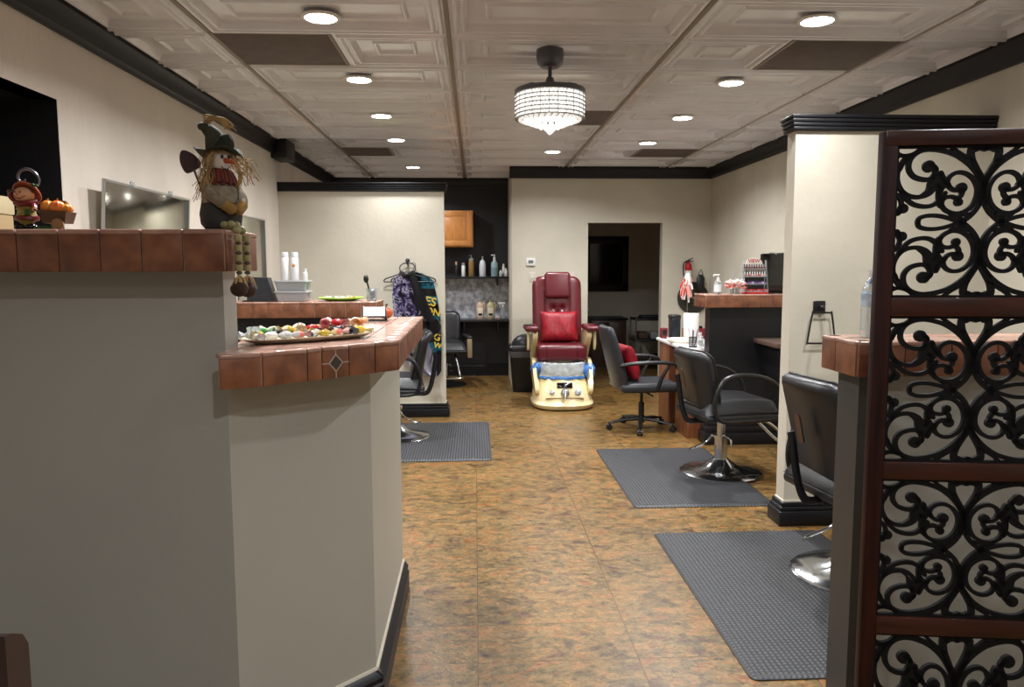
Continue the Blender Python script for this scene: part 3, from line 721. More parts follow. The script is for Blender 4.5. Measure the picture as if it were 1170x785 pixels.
# ================================================================ SALON CHAIRS (built facing +X)
def salon_chair(label, loc, rz, seat_z=.41, back_top=.92, wood=False, foot=True):
    t_ = thing('salon_chair', label, 'salon chair', loc, rz)
    bs = B().lathe([(.001,.0),(.285,.0),(.287,.006),(.275,.014),(.20,.026),(.12,.048),(.07,.085),(.055,.10),(.001,.10)], 40).build('base', M_chrome if not wood else M_plastic, t_)
    bb = B(); bb.cyl((0,0,.09), (0,0,.25), .045, 20); bb.cyl((0,0,.25), (0,0,.27), .052, 20); bb.cyl((0,0,.27), (0,0,seat_z-.03), .030, 20)
    bb.build('hydraulic_column', M_chrome, t_)
    bb = B(); bb.tube(cr([(-.02,.045,.24),(-.03,.075,.25),(-.06,.10,.20),(-.16,.13,.15),(-.20,.10,.145)], 5), .008); bb.tube(cr([(.02,-.05,.26),(.03,-.08,.25),(.03,-.09,.2)], 4), .008)
    bb.build('pump_lever', M_chrome, t_)
    bb = B(); bb.box((-.24,-.25,seat_z), (.31,.25,seat_z+.05), .02, 3); bb.box((-.2,-.04,seat_z-.04), (.2,.04,seat_z), .006)
    bb.build('seat_frame', M_plastic, t_)
    zt = seat_z+.16
    def cush(u, v):
        x = -.24+u*.555; y = -.245+v*.49; e = min(u, 1-u, .12)/.12; f = min(v, 1-v, .12)/.12
        return Vector((x, y, seat_z+.05+.085*math.sqrt(max(0, 1-(1-e)**2))*math.sqrt(max(0, 1-(1-f)**2))+.015*math.sin(PI*u)))
    bb = B(); bb.box((-.235,-.24,seat_z+.035), (.31,.24,seat_z+.075), .018, 3); bb.sheet(cush, 16, 16); bb.build('seat', M_leather, t_, smooth=60)
    # backrest leaning backwards, rounded corners, domed front
    H = back_top-(seat_z+.06)
    def outline(hw, hh, r, n=5):
        P = []
        for cx_, cy_, a0 in ((hw-r, hh-r, 0), (-hw+r, hh-r, 90), (-hw+r, -hh+r, 180), (hw-r, -hh+r, 270)):
            for k in range(n+1):
                a = R(a0+90*k/n); P.append((cx_+r*math.cos(a), cy_+r*math.sin(a)))
        return P
    def back_ring(ins, x, hw=.235):
        P = []
        for y, z in outline(hw-ins, H/2-ins, .085-ins*.5):
            ww = 1-.10*max(0, -z/(H/2)); P.append(Vector((x+.085*abs(y/.235)**2, y*ww, z)))
        return P
    Tb = Matrix.Translation((-.262, 0, seat_z+.06+H/2-.01)) @ Matrix.Rotation(R(-13), 4, 'Y')
    bb = B(); bb.loft([back_ring(.03,-.04), back_ring(.008,-.034), back_ring(0,-.015), back_ring(0,.01), back_ring(.012,.032), back_ring(.04,.045), back_ring(.10,.052)], T=Tb)
    bk = bb.build('backrest', M_leather, t_, smooth=60)
    bb = B(); bb.tube([tuple(v) for v in back_ring(-.001, .012)], .006, 6, closed=True, T=Tb); bb.build('piping', M_plastic, bk)
    # slot plate with the carrying bracket on the rear
    bb = B()
    P = [(.022*math.cos(R(a)), (.05 if a <= 180 else -.05)+.022*math.sin(R(a))) for a in range(0, 360, 20)]
    bb.loft([[Vector((-.046, y, z+.03)) for y, z in P], [Vector((-.038, y, z+.03)) for y, z in P]], T=Tb)
    bb.build('handle_slot', mat('bronze_slot_plate', (84,62,52), 0.3, metal=.4), bk)
    bb = B(); bb.tube(cr([(-.352,0,seat_z+.31),(-.338,0,seat_z+.24),(-.318,0,seat_z+.12),(-.29,0,seat_z+.02),(-.25,0,seat_z-.025),(-.15,0,seat_z-.02)], 5), .02, 8, flat=.35)
    bb.build('back_bracket', M_plastic, t_)
    if wood:
        for s_ in (-1, 1):
            bb = B(); bb.box((-.2, s_*.29-.035, seat_z+.17), (.24, s_*.29+.035, seat_z+.21), .012, 3); bb.build('armrest', M_leather, t_)
            B().box((-.2, s_*.29-.02, seat_z-.02), (-.16, s_*.29+.02, seat_z+.175), .008).build('arm_post', M_plastic, t_)
            B().box((.2, s_*.29-.03, seat_z-.06), (.25, s_*.29+.03, seat_z+.175), .008).build('arm_front_panel', mat('pale_wood_panel', (150,128,104), .4, var=.1, stretch=(6,6,.6)), t_)
    else:
        for s_ in (-1, 1):
            yy = s_*.262
            P = cr([(.30,yy*.97,seat_z+.03),(.33,yy,seat_z+.12),(.29,yy*1.02,seat_z+.22),(.18,yy*1.03,seat_z+.295),(.02,yy*1.03,seat_z+.325),(-.11,yy*1.03,seat_z+.31),(-.17,yy*1.03,seat_z+.25),(-.20,yy,seat_z+.14),(-.18,yy,seat_z+.045),(-.12,yy*.97,seat_z+.008),(.05,yy*.96,seat_z+.005),(.22,yy*.96,seat_z+.01)], 6, closed=True)
            B().tube(P, .0165, 8, closed=True).build('armrest', M_plastic, t_)
    if foot:
        bb = B()
        for s_ in (-1, 1): bb.tube(cr([(.22, s_*.10, seat_z-.01),(.33, s_*.11, seat_z-.06),(.50, s_*.12, seat_z-.21),(.56, s_*.12, seat_z-.25)], 4), .011)
        bb.tube(cr([(.56,-.12,seat_z-.25),(.585,-.13,seat_z-.255),(.64,-.13,seat_z-.25),(.655,0,seat_z-.25),(.64,.13,seat_z-.25),(.585,.13,seat_z-.255),(.56,.12,seat_z-.25)], 5), .011)
        bb.build('footrest', M_chrome, t_)
    return t_
salon_chair('black leather salon chair with looped arms on the middle right mat beside the partition', (1.752, 5.22, .014), 11, back_top=.90)
salon_chair('black leather salon chair nearest the camera at right, half hidden behind the folding screen', (1.80, 3.40, .014), 8, seat_z=.40, back_top=.965, foot=False)
salon_chair('black leather salon chair at left behind the reception desk, facing the left wall', (-.69, 6.5, .014), 186, seat_z=.40, back_top=.93)
salon_chair('black shampoo chair with pale wood arm panels in the niche behind the left partition', (-.40, 9.52, .0), -80, seat_z=.42, back_top=.92, wood=True)

# chrome U-shaped foot bar of the near right chair
# ================================================================ OFFICE CHAIR
t_ = thing('office_chair', 'black high-backed rolling office chair at the white nail desk', 'office chair', (1.515, 6.75, 0), 4)
bb = B()
for k in range(5):
    a = R(72*k+36); bb.tube([(0,0,.10), (.15*math.cos(a),.15*math.sin(a),.09), (.30*math.cos(a),.30*math.sin(a),.065)], [.028,.022,.015], 8, flat=.7)
bb.cyl((0,0,.06),(0,0,.13),.03,16); bb.build('star_base', M_plastic, t_)
for k in range(5):
    a = R(72*k+36); cx_, cy_ = .30*math.cos(a), .30*math.sin(a)
    bb = B(); dx, dy = -math.sin(a)*.014, math.cos(a)*.014
    for s_ in (-1, 1): bb.cyl((cx_+s_*dx*.6, cy_+s_*dy*.6, .026), (cx_+s_*dx*1.6, cy_+s_*dy*1.6, .026), .026, 14)
    bb.cyl((cx_, cy_, .03), (cx_, cy_, .07), .008, 8); bb.sph((cx_, cy_, .04), (.02,.02,.018), 10, 6); bb.build('caster', M_plastic, t_)
B().cyl((0,0,.12),(0,0,.25),.026,16).cyl((0,0,.25),(0,0,.38),.014,12).build('gas_lift', M_plastic, t_)
bb = B(); bb.box((-.12,-.09,.345),(.12,.09,.375),.01); bb.tube([(.02,-.08,.35),(.03,-.24,.345)], .008); bb.build('tilt_mechanism', M_plastic, t_)
def rbx(bb, lo, hi, bv, T=None, m=0): bb.box(lo, hi, bv, 4, m, T)
bb = B(); rbx(bb, (-.25,-.25,.37), (.28,.25,.455), .04); o = bb.build('seat', M_leather2, t_, smooth=60)
Tb = Matrix.Translation((-.24,0,.41)) @ Matrix.Rotation(R(-13), 4, 'Y')
def bring(z, hw, x0, x1, n=20):
    return [Vector((x0+(x1-x0)*(0.5+0.5*math.cos(2*PI*k/n)) + .02*abs(math.sin(2*PI*k/n)), hw*math.copysign(abs(math.sin(2*PI*k/n))**.45, math.sin(2*PI*k/n)), z)) for k in range(n)]
bb = B(); bb.loft([bring(-.03,.20,-.01,.05), bring(.0,.225,-.02,.065), bring(.15,.24,-.025,.07), bring(.32,.245,-.028,.062), bring(.45,.24,-.03,.05), bring(.52,.228,-.028,.045), bring(.55,.20,-.02,.03)], T=Tb)
bb.build('backrest', M_leather2, t_, smooth=60)
for s_ in (-1, 1):
    bb = B(); bb.tube(cr([(-.27,s_*.25,.62),(-.1,s_*.28,.645),(.12,s_*.28,.645),(.22,s_*.275,.625),(.25,s_*.27,.59)], 5), .022, 10, flat=.8)
    bb.tube([(.17,s_*.275,.63),(.10,s_*.265,.50),(.07,s_*.25,.40)], [.014,.017,.017], 8); bb.build('armrest', M_plastic, t_)
def pillow(label, loc, rx, ry, rz, w_, h_, th):
    bb = B()
    def f(sgn):
        def g(u, v):
            a, c = 2*u-1, 2*v-1; k = (1-a**4)*(1-c**4)
            pin = 1-.10*(1-abs(a*c)); z = sgn*th/2*k**.55 + .004*math.sin(13*u+5*v)*k
            return Vector((a*w_/2*(1-.07*(1-c*c)*0-.06*(1-abs(c))*abs(a)**3*0+0)*(1-.05*(1-abs(c)**2)), z, c*h_/2*(1-.05*(1-abs(a)**2))))
        return g
    bb.sheet(f(1), 18, 18); bb.sheet(f(-1), 18, 18); bmesh.ops.remove_doubles(bb.bm, verts=bb.bm.verts, dist=1e-4)
    o = bb.build('throw_pillow', M_red, None, loc, smooth=80); o.rotation_euler = (R(rx), R(ry), R(rz)); return tag(o, label, 'pillow')
pillow('shiny red throw pillow leaning in the black office chair', (1.385, 6.77, .625), 0, 0, 98, .34, .33, .13).rotation_euler = (R(-16), 0, R(98))

# ================================================================ NAIL DESK AND ITS THINGS
t_ = thing('nail_desk', 'nail desk with white top and walnut side panels beside the black half wall', 'desk', (0,0,0))
B().box((1.80, 6.30, .755), (2.32, 7.40, .785), .008).build('desk_top', M_white, t_)
B().box((1.82, 6.33, 0), (2.28, 6.72, .754), .004).build('drawer_pedestal', M_wood, t_)
B().box((1.83, 7.0, 0), (2.28, 7.38, .754), .004).build('drawer_pedestal', M_wood, t_)
B().box((2.24, 6.72, .2), (2.27, 7.0, .754), .003).build('modesty_panel', M_wooddark, t_)
DZt = .786
def bottle(name, label, cat, loc, prof, m_body, cap=None, m_cap=None, extra=None, group=None, seg=16, label_m=None, lab=None, sx=1, sy=1):
    t2 = thing(name, label, cat, loc, 0, group)
    B().lathe(prof, seg, sx=sx, sy=sy).build('body', m_body, t2)
    if cap: B().lathe(cap, seg).build('cap', m_cap, t2)
    if lab: B().lathe([(lab[2]-.001, lab[0]), (lab[2], lab[0]), (lab[2], lab[1]), (lab[2]-.001, lab[1])], seg, sx=sx, sy=sy).build('paper_label', label_m, t2)
    if extra: extra(t2)
    return t2
# paper towel roll
t2 = thing('paper_towel_roll', 'white paper towel roll standing upright on the nail desk', 'paper towel', (2.0, 6.88, DZt))
B().lathe([(.018,.0),(.068,.0),(.07,.004),(.07,.262),(.067,.266),(.019,.266),(.018,.262)], 32).build('roll', M_paper, t2)
B().lathe([(.017,.001),(.0185,.001),(.0185,.267),(.017,.267)], 20).build('cardboard_core', mat('brown_cardboard', (160,130,95), .8), t2)
# black box (lamp housing) beside it
t2 = thing('nail_lamp', 'tall black device case standing left of the paper towel roll on the nail desk', 'device', (1.87, 6.98, DZt))
B().box((-.045,-.06,0), (.045,.06,.235), .012, 3).build('case', mat('navy_black_plastic', (24,28,36), .35), t2)
B().box((-.048,-.063,.205), (.048,.063,.25), .012, 3).build('lid', M_plastic, t2)
t2 = thing('hand_rest', 'curved cream hand rest cushion lying on the white nail desk', 'hand rest', (1.865, 6.80, DZt), -25)
B().lathe([(.001,.0),(.06,.0),(.085,.012),(.09,.028),(.08,.043),(.05,.05),(.001,.052)], 28, sx=1.25, sy=.55).build('cushion', mat('cream_vinyl', (232,226,206), .35), t2)
B().box((-.07,-.03,-.0005), (.07,.03,.006), .003).build('pad_base', M_whitep, t2)
t2 = thing('pen_cup', 'dark mesh pen cup on the nail desk edge', 'pen cup', (1.885, 6.42, DZt))
bb = B()
for k in range(22):
    a = 2*PI*k/22; a2 = a+.75
    bb.tube([(.036*math.cos(a),.036*math.sin(a),.003), (.036*math.cos(a2),.036*math.sin(a2),.088)], .0012, 4)
    bb.tube([(.036*math.cos(a),.036*math.sin(a),.003), (.036*math.cos(a-.75),.036*math.sin(a-.75),.088)], .0012, 4)
bb.build('wire_mesh', M_gunmetal, t2); B().lathe([(.001,0),(.037,0),(.037,.004),(.001,.004)], 24).lathe([(.035,.086),(.038,.086),(.038,.091),(.035,.091)], 24).build('rim', M_plastic, t2)
cols = [((120,60,110),'purple'),((70,60,64),'dark grey'),((196,160,180),'pink'),((226,222,226),'white'),((90,70,120),'violet'),((150,50,80),'crimson')]
for k, (c_, nm) in enumerate(cols):
    a = k*1.05+.3; tt = thing('pen', f'{nm} pen standing in the mesh cup on the nail desk', 'pen', (1.885+.016*math.cos(a), 6.42+.016*math.sin(a), DZt+.006)); 
    p2 = (.026*math.cos(a), .026*math.sin(a), .12+.012*(k % 3))
    B().tube([(0,0,0), p2], .0042, 8).build('barrel', mat('pen_'+nm.replace(' ','_'), c_, .4), tt)
    B().tube([p2, (p2[0]*1.18, p2[1]*1.18, p2[2]*1.1)], [.0048,.003], 8).build('pen_cap', mat('pen_'+nm.replace(' ','_'), c_, .4), tt)
t2 = thing('tissue_box', 'dark red box at the back of the nail desk behind the paper towel roll', 'box', (2.13, 7.2, DZt))
B().box((-.11,-.06,0), (.11,.06,.10), .004).build('carton', mat('dark_red_card', (108,24,30), .5), t2)
B().box((-.07,-.03,.10), (.07,.03,.125), .012, 3).build('black_insert', M_plastic, t2)
t2 = thing('tissue_box', 'small dark red box at the far left corner of the nail desk', 'box', (1.845, 7.28, DZt))
B().box((-.03,-.04,0), (.03,.04,.10), .004).build('carton', MATS['dark_red_card'], t2); B().box((-.02,-.041,.03), (.02,-.0395,.08)).build('print', M_plastic, t2)
for k, (x, y, nm, h_) in enumerate([(2.01, 6.62, 'clear acetone bottle with white cap on the nail desk next to the pen cup', .10), (1.985, 6.50, 'small clear bottle with white cap on the nail desk in front of the acetone bottle', .08), (1.86, 7.12, 'tiny white cream jar on the nail desk by the red box', .035)]):
    bottle('bottle' if k < 2 else 'jar', nm, 'bottle' if k < 2 else 'jar', (x, y, DZt), [(.001,0),(.022,0),(.024,.004),(.024,h_*.7),(.012,h_*.85),(.012,h_*.9),(.001,h_*.9)], M_glassy if k < 2 else M_whitep,
           [(.001,h_*.88),(.013,h_*.88),(.013,h_*1.12),(.001,h_*1.12)], M_whitep)
# nail sample fan on a rod, standing on the desk
def sample_fan(name, label, loc, rod, n, spread, L_, up, droop, big):
    t2 = thing(name, label, 'nail samples', loc); zc = rod
    bb = B(); bb.cyl((0,0,0), (0,0,zc), .003, 8); bb.lathe([(.001,0),(.04,0),(.04,.006),(.001,.008)], 24); bb.sph((0,0,zc), .012, 10, 8); bb.build('stand', M_satin, t2)
    ms = [mat('sample_white', (232,226,220), .3), mat('sample_red', (190,60,54), .3), mat('sample_pink', (226,160,150), .3)]
    rnd = random.Random(len(label)); bb = B()
    for k in range(n):
        a = rnd.uniform(0, 2*PI); s_ = rnd.uniform(.2, 1)*spread; z1 = zc+rnd.uniform(-droop, up)
        base = Vector((.012*math.cos(a), .012*math.sin(a), zc+rnd.uniform(-.02,.04))); drop = rnd.uniform(.06, .23)
        p = Vector((math.cos(a)*s_-.012, math.sin(a)*s_, -drop)); e = base+p
        bb.tube([base, base+p*.6], .0035, 5, m=0); bb.tube([base+p*.55, base+p*.7, e], [.006,.011,.007], 6, m=rnd.choice([0,0,0,1,2]), flat=.5)
    o = bb.build('sample_sticks', ms, t2); o['kind'] = 'stuff'; return t2
fan1 = sample_fan('nail_sample_stand', 'tall thin stand of white and red nail tips rising above the paper towel roll', (2.0, 7.02, DZt), .60, 60, .05, .17, .06, .28, 1)

# ================================================================ THINGS ON THE RIGHT HALF WALL
TZ = 1.256
def pump(t2, z, m_, s=1.0):
    bb = B(); bb.cyl((0,0,z), (0,0,z+.03*s), .006*s, 8); bb.cyl((0,0,z-.01*s), (0,0,z+.01*s), .014*s, 14)
    bb.box((-.038*s,-.009*s,z+.028*s), (.012*s,.009*s,z+.038*s), .003*s); bb.tube([(-.034*s,0,z+.033*s), (-.04*s,0,z+.022*s)], .004*s, 6); bb.build('pump', m_, t2)
t2 = bottle('pump_bottle', 'clear hand sanitizer pump bottle with white pump on the right tiled half wall', 'bottle', (2.005, 6.15, TZ), [(.001,0),(.028,0),(.031,.005),(.031,.095),(.024,.11),(.012,.118),(.001,.118)], M_glassy, lab=(.02,.08,.0318), label_m=mat('pale_label', (212,220,226), .5))
pump(t2, .125, M_whitep)
t2 = thing('nail_sample_display', 'spread bunch of red pink and white nail tip sticks on the right tiled half wall', 'nail samples', (2.15, 6.15, TZ))
bb = B(); bb.lathe([(.001,0),(.035,0),(.04,.01),(.038,.05),(.03,.055),(.001,.055)], 20); bb.cyl((0,0,.05), (0,0,.16), .006, 8); bb.build('holder', M_glassy, t2)
rnd = random.Random(3); bb = B()
for k in range(170):
    a = rnd.uniform(0, 2*PI); el = rnd.uniform(-.1, 1.15); L_ = rnd.uniform(.07, .108)
    p = Vector((math.cos(a)*math.cos(el), math.sin(a)*math.cos(el)*.8, math.sin(el)*.75))*L_; c0 = Vector((0,0,.055))
    bb.tube([c0, c0+p*.7], .0022, 4, m=0); bb.tube([c0+p*.66, c0+p*.8, c0+p], [.005,.010,.006], 6, m=(0 if el > .6 else rnd.choice([0,1,1,2,2,2])), flat=.5)
o = bb.build('sample_sticks', [MATS['sample_white'], MATS['sample_red'], MATS['sample_pink']], t2); o['kind'] = 'stuff'
# nail polish rack: base, four shelves, two sides, arched header with red lettering
RX0, RY0 = 2.345, 6.22
t2 = thing('nail_polish_rack', 'clear nail polish rack with red lettered header on the right half wall', 'display rack', (RX0, RY0, TZ))
B().box((-.10,-.045,0), (.10,.05,.014), .003).build('base', mat('red_acrylic', (190,34,44), .3), t2)
for k in range(4):
    z = .014+.062*k; y = -.04+.018*k
    B().box((-.095,y,z), (.095,y+.04,z+.004), .001).box((-.095,y-.002,z), (.095,y,z+.016)).build('shelf', M_glassy, t2)
for s_ in (-1, 1): B().loft([[Vector((x, y, z)) for y, z in [(-.045,.0),(.05,.0),(.05,.28),(.02,.28)]] for x in (s_*.096, s_*.099)]).build('side_panel', M_glassy, t2, smooth=0)
P = [(-.095,.19),(.095,.19),(.095,.24)]+[(.075*math.cos(R(a))+0, .245+.055*math.sin(R(a))) for a in range(0, 181, 15)]+[(-.095,.24)]
B().loft([[Vector((x, .042, z)) for x, z in P], [Vector((x, .046, z)) for x, z in P]]).build('header_panel', mat('frosted_header', (222,214,208), .4), t2)
B().box((-.09,.046,.02), (.09,.049,.235)).build('back_panel', mat('dark_back_panel', (52,50,54), .5), t2)
text_mesh('VIEW', .042, 'lettering', M_redp, t2, Matrix.Translation((0,.0415,.272)) @ Matrix.Rotation(R(90), 4, 'X'), .0004, .0008)
shelfcols = [[(98,20,32),(70,14,26),(120,24,36)], [(190,150,140),(200,120,110),(170,60,56),(214,190,180)], [(88,60,120),(60,60,130),(140,70,130),(180,150,190)], [(190,40,44),(160,20,34),(210,70,64)]]
nam = ['bottom', 'second', 'third', 'top']
ordw = ['first', 'second', 'third', 'fourth', 'fifth', 'sixth', 'seventh', 'eighth', 'ninth', 'tenth', 'eleventh', 'twelfth']
rnd = random.Random(5)
shelf_cols = [shelfcols[3], shelfcols[2], shelfcols[1], shelfcols[0]]
for k in range(4):
    z = TZ+.014+.062*k+.0045; y = RY0-.04+.018*k+.019
    pm = [mat(f'polish_{k}_{i}', c_, .2) for i, c_ in enumerate(shelf_cols[k])]
    mesh_b = B().box((-.008,-.008,0), (.008,.008,.022), .003, 2); proto = None
    for i in range(9):
        t3 = thing('nail_polish_bottle', f'{ordw[i]} nail polish bottle from the left on the {nam[k]} shelf of the clear rack', 'nail polish', (RX0-.084+.021*i, y, z), 0, f'nail polish bottles on the {nam[k]} shelf of the rack')
        B().box((-.008,-.008,0), (.008,.008,.02), .003, 2).build('glass_body', pm[i % len(pm)], t3)
        B().cyl((0,0,.02), (0,0,.042), .0045, 8).build('cap', M_plastic if k != 2 else M_whitep, t3)
# black framed upright mirror at the right wall on the half wall
t2 = thing('wall_mirror', 'tall black panel mirror mounted on the right wall behind the nail polish rack', 'mirror', (XR-.003, 7.2, 1.22))
B().box((-.02,-.27,.0), (0,.27,.39), .004).build('frame', M_black, t2); B().box((-.0215,-.255,.01), (-.02,.255,.38)).build('glass', M_darkglass, t2)
B().box((-.03,-.01,.385), (0,.01,.40), .002).build('clip', M_chrome, t2)
t2 = thing('display_panel', 'black glossy upright display panel standing at the right end of the right tiled half wall', 'display', (2.55, 6.3, TZ))
B().box((-.115,0,.0), (.115,.018,.335), .004).build('panel', M_darkglass, t2); B().box((-.08,-.03,0), (.08,.05,.008), .002).build('foot', M_black, t2)
B().box((-.013,-.003,.328), (.001,.02,.342), .002).build('clip', M_chrome, t2)

# ================================================================ BACK WALL THINGS
YW = YB-.001
t2 = thing('thermostat', 'small white thermostat on the back wall left of the burgundy spa chair', 'thermostat', (.675, YW, 1.545))
B().box((-.055,-.025,-.045), (.055,0,.045), .006).build('case', M_whitep, t2); B().box((-.03,-.0265,-.015), (.03,-.025,.022)).build('display', mat('lcd_grey', (110,116,112), .3), t2)
for x, lb in ((.692, 'brushed light switch plate below the thermostat'), (1.18, 'ivory light switch plate just above the right shoulder of the red spa chair')):
    t2 = thing('light_switch', lb, 'light switch', (x, YW, 1.365))
    B().box((-.037,-.006,-.057), (.037,0,.057), .003).build('plate', mat('ivory_plate', (206,200,186), .4), t2)
    B().box((-.008,-.014,-.012), (.008,-.006,.012), .002).build('toggle', M_whitep, t2)
t2 = thing('fire_extinguisher', 'small red fire extinguisher with black handle on the back wall by the corner', 'fire extinguisher', (2.60, YW-.046, 1.285)); t2.scale = (.76, .76, .76)
B().lathe([(.001,.0),(.045,.0),(.055,.012),(.055,.27),(.048,.30),(.022,.325),(.018,.34),(.001,.34)], 24).build('cylinder', M_redp, t2)
B().lathe([(.0556,.07),(.0562,.07),(.0562,.2),(.0556,.2)], 24).build('paper_label', M_whitep, t2)
bb = B(); bb.box((-.018,-.018,.335), (.018,.018,.365), .004); bb.tube([(-.02,0,.36),(.07,-.0,.40)], .008); bb.tube([(-.02,0,.35),(.075,0,.345)], .008)
bb.tube(cr([(-.02,0,.345),(-.07,0,.33),(-.085,0,.25),(-.075,0,.12)], 5), .009); bb.build('valve_handle', M_plastic, t2)
B().box((-.03,.05,.02), (.03,.059,.36), .002).build('wall_bracket', M_black, t2)
t2 = thing('wide_brim_hat', 'large round black hat hanging on the back wall beside the fire extinguisher', 'hat', (2.672, YW-.02, 1.105))
Th = Matrix.Rotation(R(90), 4, 'X')
B().lathe([(.001,.03),(.02,.03),(.07,.028),(.10,.012),(.15,.006),(.19,.010),(.195,.004),(.19,-.002),(.1,-.004),(.001,-.004)], 48, T=Th).build('brim', mat('dark_olive_straw', (42,38,34), .3), t2)
B().lathe([(.001,.045),(.012,.044),(.018,.036),(.018,.03),(.001,.03)], 20, T=Th).build('centre_knob', M_satin, t2)
t2 = thing('black_pouch', 'small black pouch hanging above the round black hat on the back wall', 'pouch', (2.745, YW-.078, 1.30))
B().lathe([(.001,-.11),(.04,-.11),(.048,-.09),(.05,.05),(.042,.06),(.03,.075),(.034,.09),(.001,.09)], 20, sy=.5).build('bag', M_plastic, t2); B().tube(cr([(-.03,0,.08),(0,-.01,.15),(.03,0,.08)], 6), .004).build('strap', M_plastic, t2)

# back room things
t2 = thing('wall_mirror', 'wide black framed mirror on the wall of the dark back room', 'mirror', (2.02, 11.598, 1.53))
bb = B(); 
for s_ in (-1, 1):
    bb.box((s_*.345-(.09 if s_ > 0 else 0), -.04, -.42), (s_*.345+(.09 if s_ < 0 else 0), 0, .42), .008)
    bb.box((-.345, -.04, s_*.42-(.11 if s_ > 0 else 0)), (.345, 0, s_*.42+(.11 if s_ < 0 else 0)), .008)
bb.build('frame', M_black, t2); B().box((-.26,-.012,-.32), (.26,-.002,.32)).build('glass', mat('dim_mirror', (34,30,30), .12, metal=.3), t2)
t2 = thing('storage_cabinet', 'low dark brown cabinet in the back room under the framed mirror', 'cabinet', (1.98, 11.3, 0))
B().box((-.26,-.25,0), (.26,.25,.70), .004).build('body', M_wooddark, t2); B().box((-.28,-.27,.70), (.28,.27,.73), .004).build('top', M_black, t2); B().box((-.25,-.262,.03), (-.005,-.25,.67), .003).build('door', M_wooddark, t2); B().box((.005,-.262,.03), (.25,-.25,.67), .003).build('door', M_wooddark, t2)
t2 = thing('rolling_cart', 'black shelved utility cart with chrome posts in the back room behind the office chair', 'cart', (2.58, 10.8, 0))
for z in (.12, .42, .72):
    B().box((-.30,-.2,z), (.30,.2,z+.03), .008).build('shelf', M_black, t2)
for sx in (-1, 1):
    for sy in (-1, 1):
        B().cyl((sx*.29,sy*.19,.04), (sx*.29,sy*.19,.76), .011, 10).build('post', M_satin, t2); B().sph((sx*.29,sy*.19,.026), .025, 10, 8).build('caster', M_plastic, t2)
for x, z, c_, nm in ((-.16,.45,(74,50,38),'brown box on the middle shelf of the back room cart'), (.08,.45,(140,142,146),'grey folded towels on the middle shelf of the back room cart'), (0,.75,(26,26,30),'black flat tray on the top shelf of the back room cart')):
    t3 = thing('storage_box' if 'tray' not in nm and 'towels' not in nm else ('folded_towels' if 'towels' in nm else 'tray'), nm, 'box' if 'box' in nm else ('towels' if 'towels' in nm else 'tray'), (2.58+x, 10.8, z+.001))
    hh = .03 if 'tray' in nm else .09; hw = .2 if 'tray' in nm else .07+.06*(x > 0)
    B().box((-hw,-.1,0), (hw,.1,hh), .01, 3).build('body', mat('store_'+nm.split()[0], c_, .6), t3)
    B().box((-hw*.9,-.09,hh), (hw*.9,.09,hh+.008), .003).build('top_layer', MATS['store_'+nm.split()[0]], t3)
# ================================================================ NICHE
NX0, NX1 = -.45, .448
struct(B().box((XL, YN-.004, .78), (.45, YN-.0005, 1.345)).build('trim_11', M_stone, smooth=0))
t2 = thing('wall_cabinet', 'small honey oak wall cabinet high on the black niche wall', 'cabinet', (-.30, YN, 1.75))
B().box((-.28,-.30,0), (.28,0,.475), .003).build('body', M_oak, t2)
dr = B(); dr.box((-.275,-.32,.008), (.275,-.301,.468), .004); dr = dr.build('door', M_oak, t2)
bb = B(); 
for lo, hi in (((-.265,-.327,.018),(-.205,-.32,.458)), ((.205,-.327,.018),(.265,-.32,.458)), ((-.205,-.327,.018),(.205,-.32,.078)), ((-.205,-.327,.398),(.205,-.32,.458))): bb.box(lo, hi, .003)
bb.box((-.19,-.324,.095), (.19,-.32,.38), .004); bb.build('raised_panel', mat('oak_panel', (196,134,74), .4, col2=(176,112,54), vscale=7, stretch=(7,7,.9)), dr)
t2 = thing('wall_shelf', 'black wall shelf with toiletries spanning the niche below the oak cabinet', 'shelf', (0,0,0))
B().box((XL+.3, YN-.28, 1.335), (.446, YN-.005, 1.36), .003).build('board', M_black, t2)
for x in (-.6, .3): B().box((x-.012, YN-.2, 1.24), (x+.012, YN-.006, 1.334), .002).build('bracket', M_black, t2)
t2 = thing('wash_counter', 'narrow black counter board under the marbled splashback in the niche', 'counter', (0,0,0))
B().box((XL+.3, YN-.33, .765), (.446, YN-.005, .795), .003).build('board', mat('dark_counter', (48,48,52), .25), t2)
for x in (-.15, .3): B().box((x-.012, YN-.3, .62), (x+.012, YN-.006, .764), .002).build('bracket', M_black, t2)
SZ = 1.361; SY = YN-.16
M_amber = mat('amber_liquid', (150,118,72), .2, trans=.2)
bottle('spray_can', 'thin dark bottle with tan cap at the left end of the niche shelf', 'bottle', (-.25, SY, SZ), [(.001,0),(.016,0),(.018,.004),(.018,.15),(.012,.16),(.001,.16)], mat('dark_bottle', (38,36,34), .3), [(.001,.158),(.015,.158),(.015,.20),(.001,.20)], mat('tan_cap', (170,140,110), .4))
bottle('lotion_tube', 'short white bottle second from the left on the niche shelf', 'bottle', (-.155, SY, SZ), [(.001,0),(.022,0),(.025,.004),(.025,.14),(.018,.15),(.001,.15)], M_whitep, [(.001,.148),(.022,.148),(.022,.185),(.001,.185)], mat('silver_cap', (170,172,176), .3, metal=.6))
t3 = bottle('pump_bottle', 'amber pump bottle with silver top on the niche shelf', 'bottle', (-.05, SY, SZ), [(.001,0),(.034,0),(.037,.005),(.037,.2),(.03,.215),(.001,.215)], M_amber, [(.001,.213),(.033,.213),(.033,.245),(.001,.245)], MATS['silver_cap']); pump(t3, .255, MATS['silver_cap'], .8)
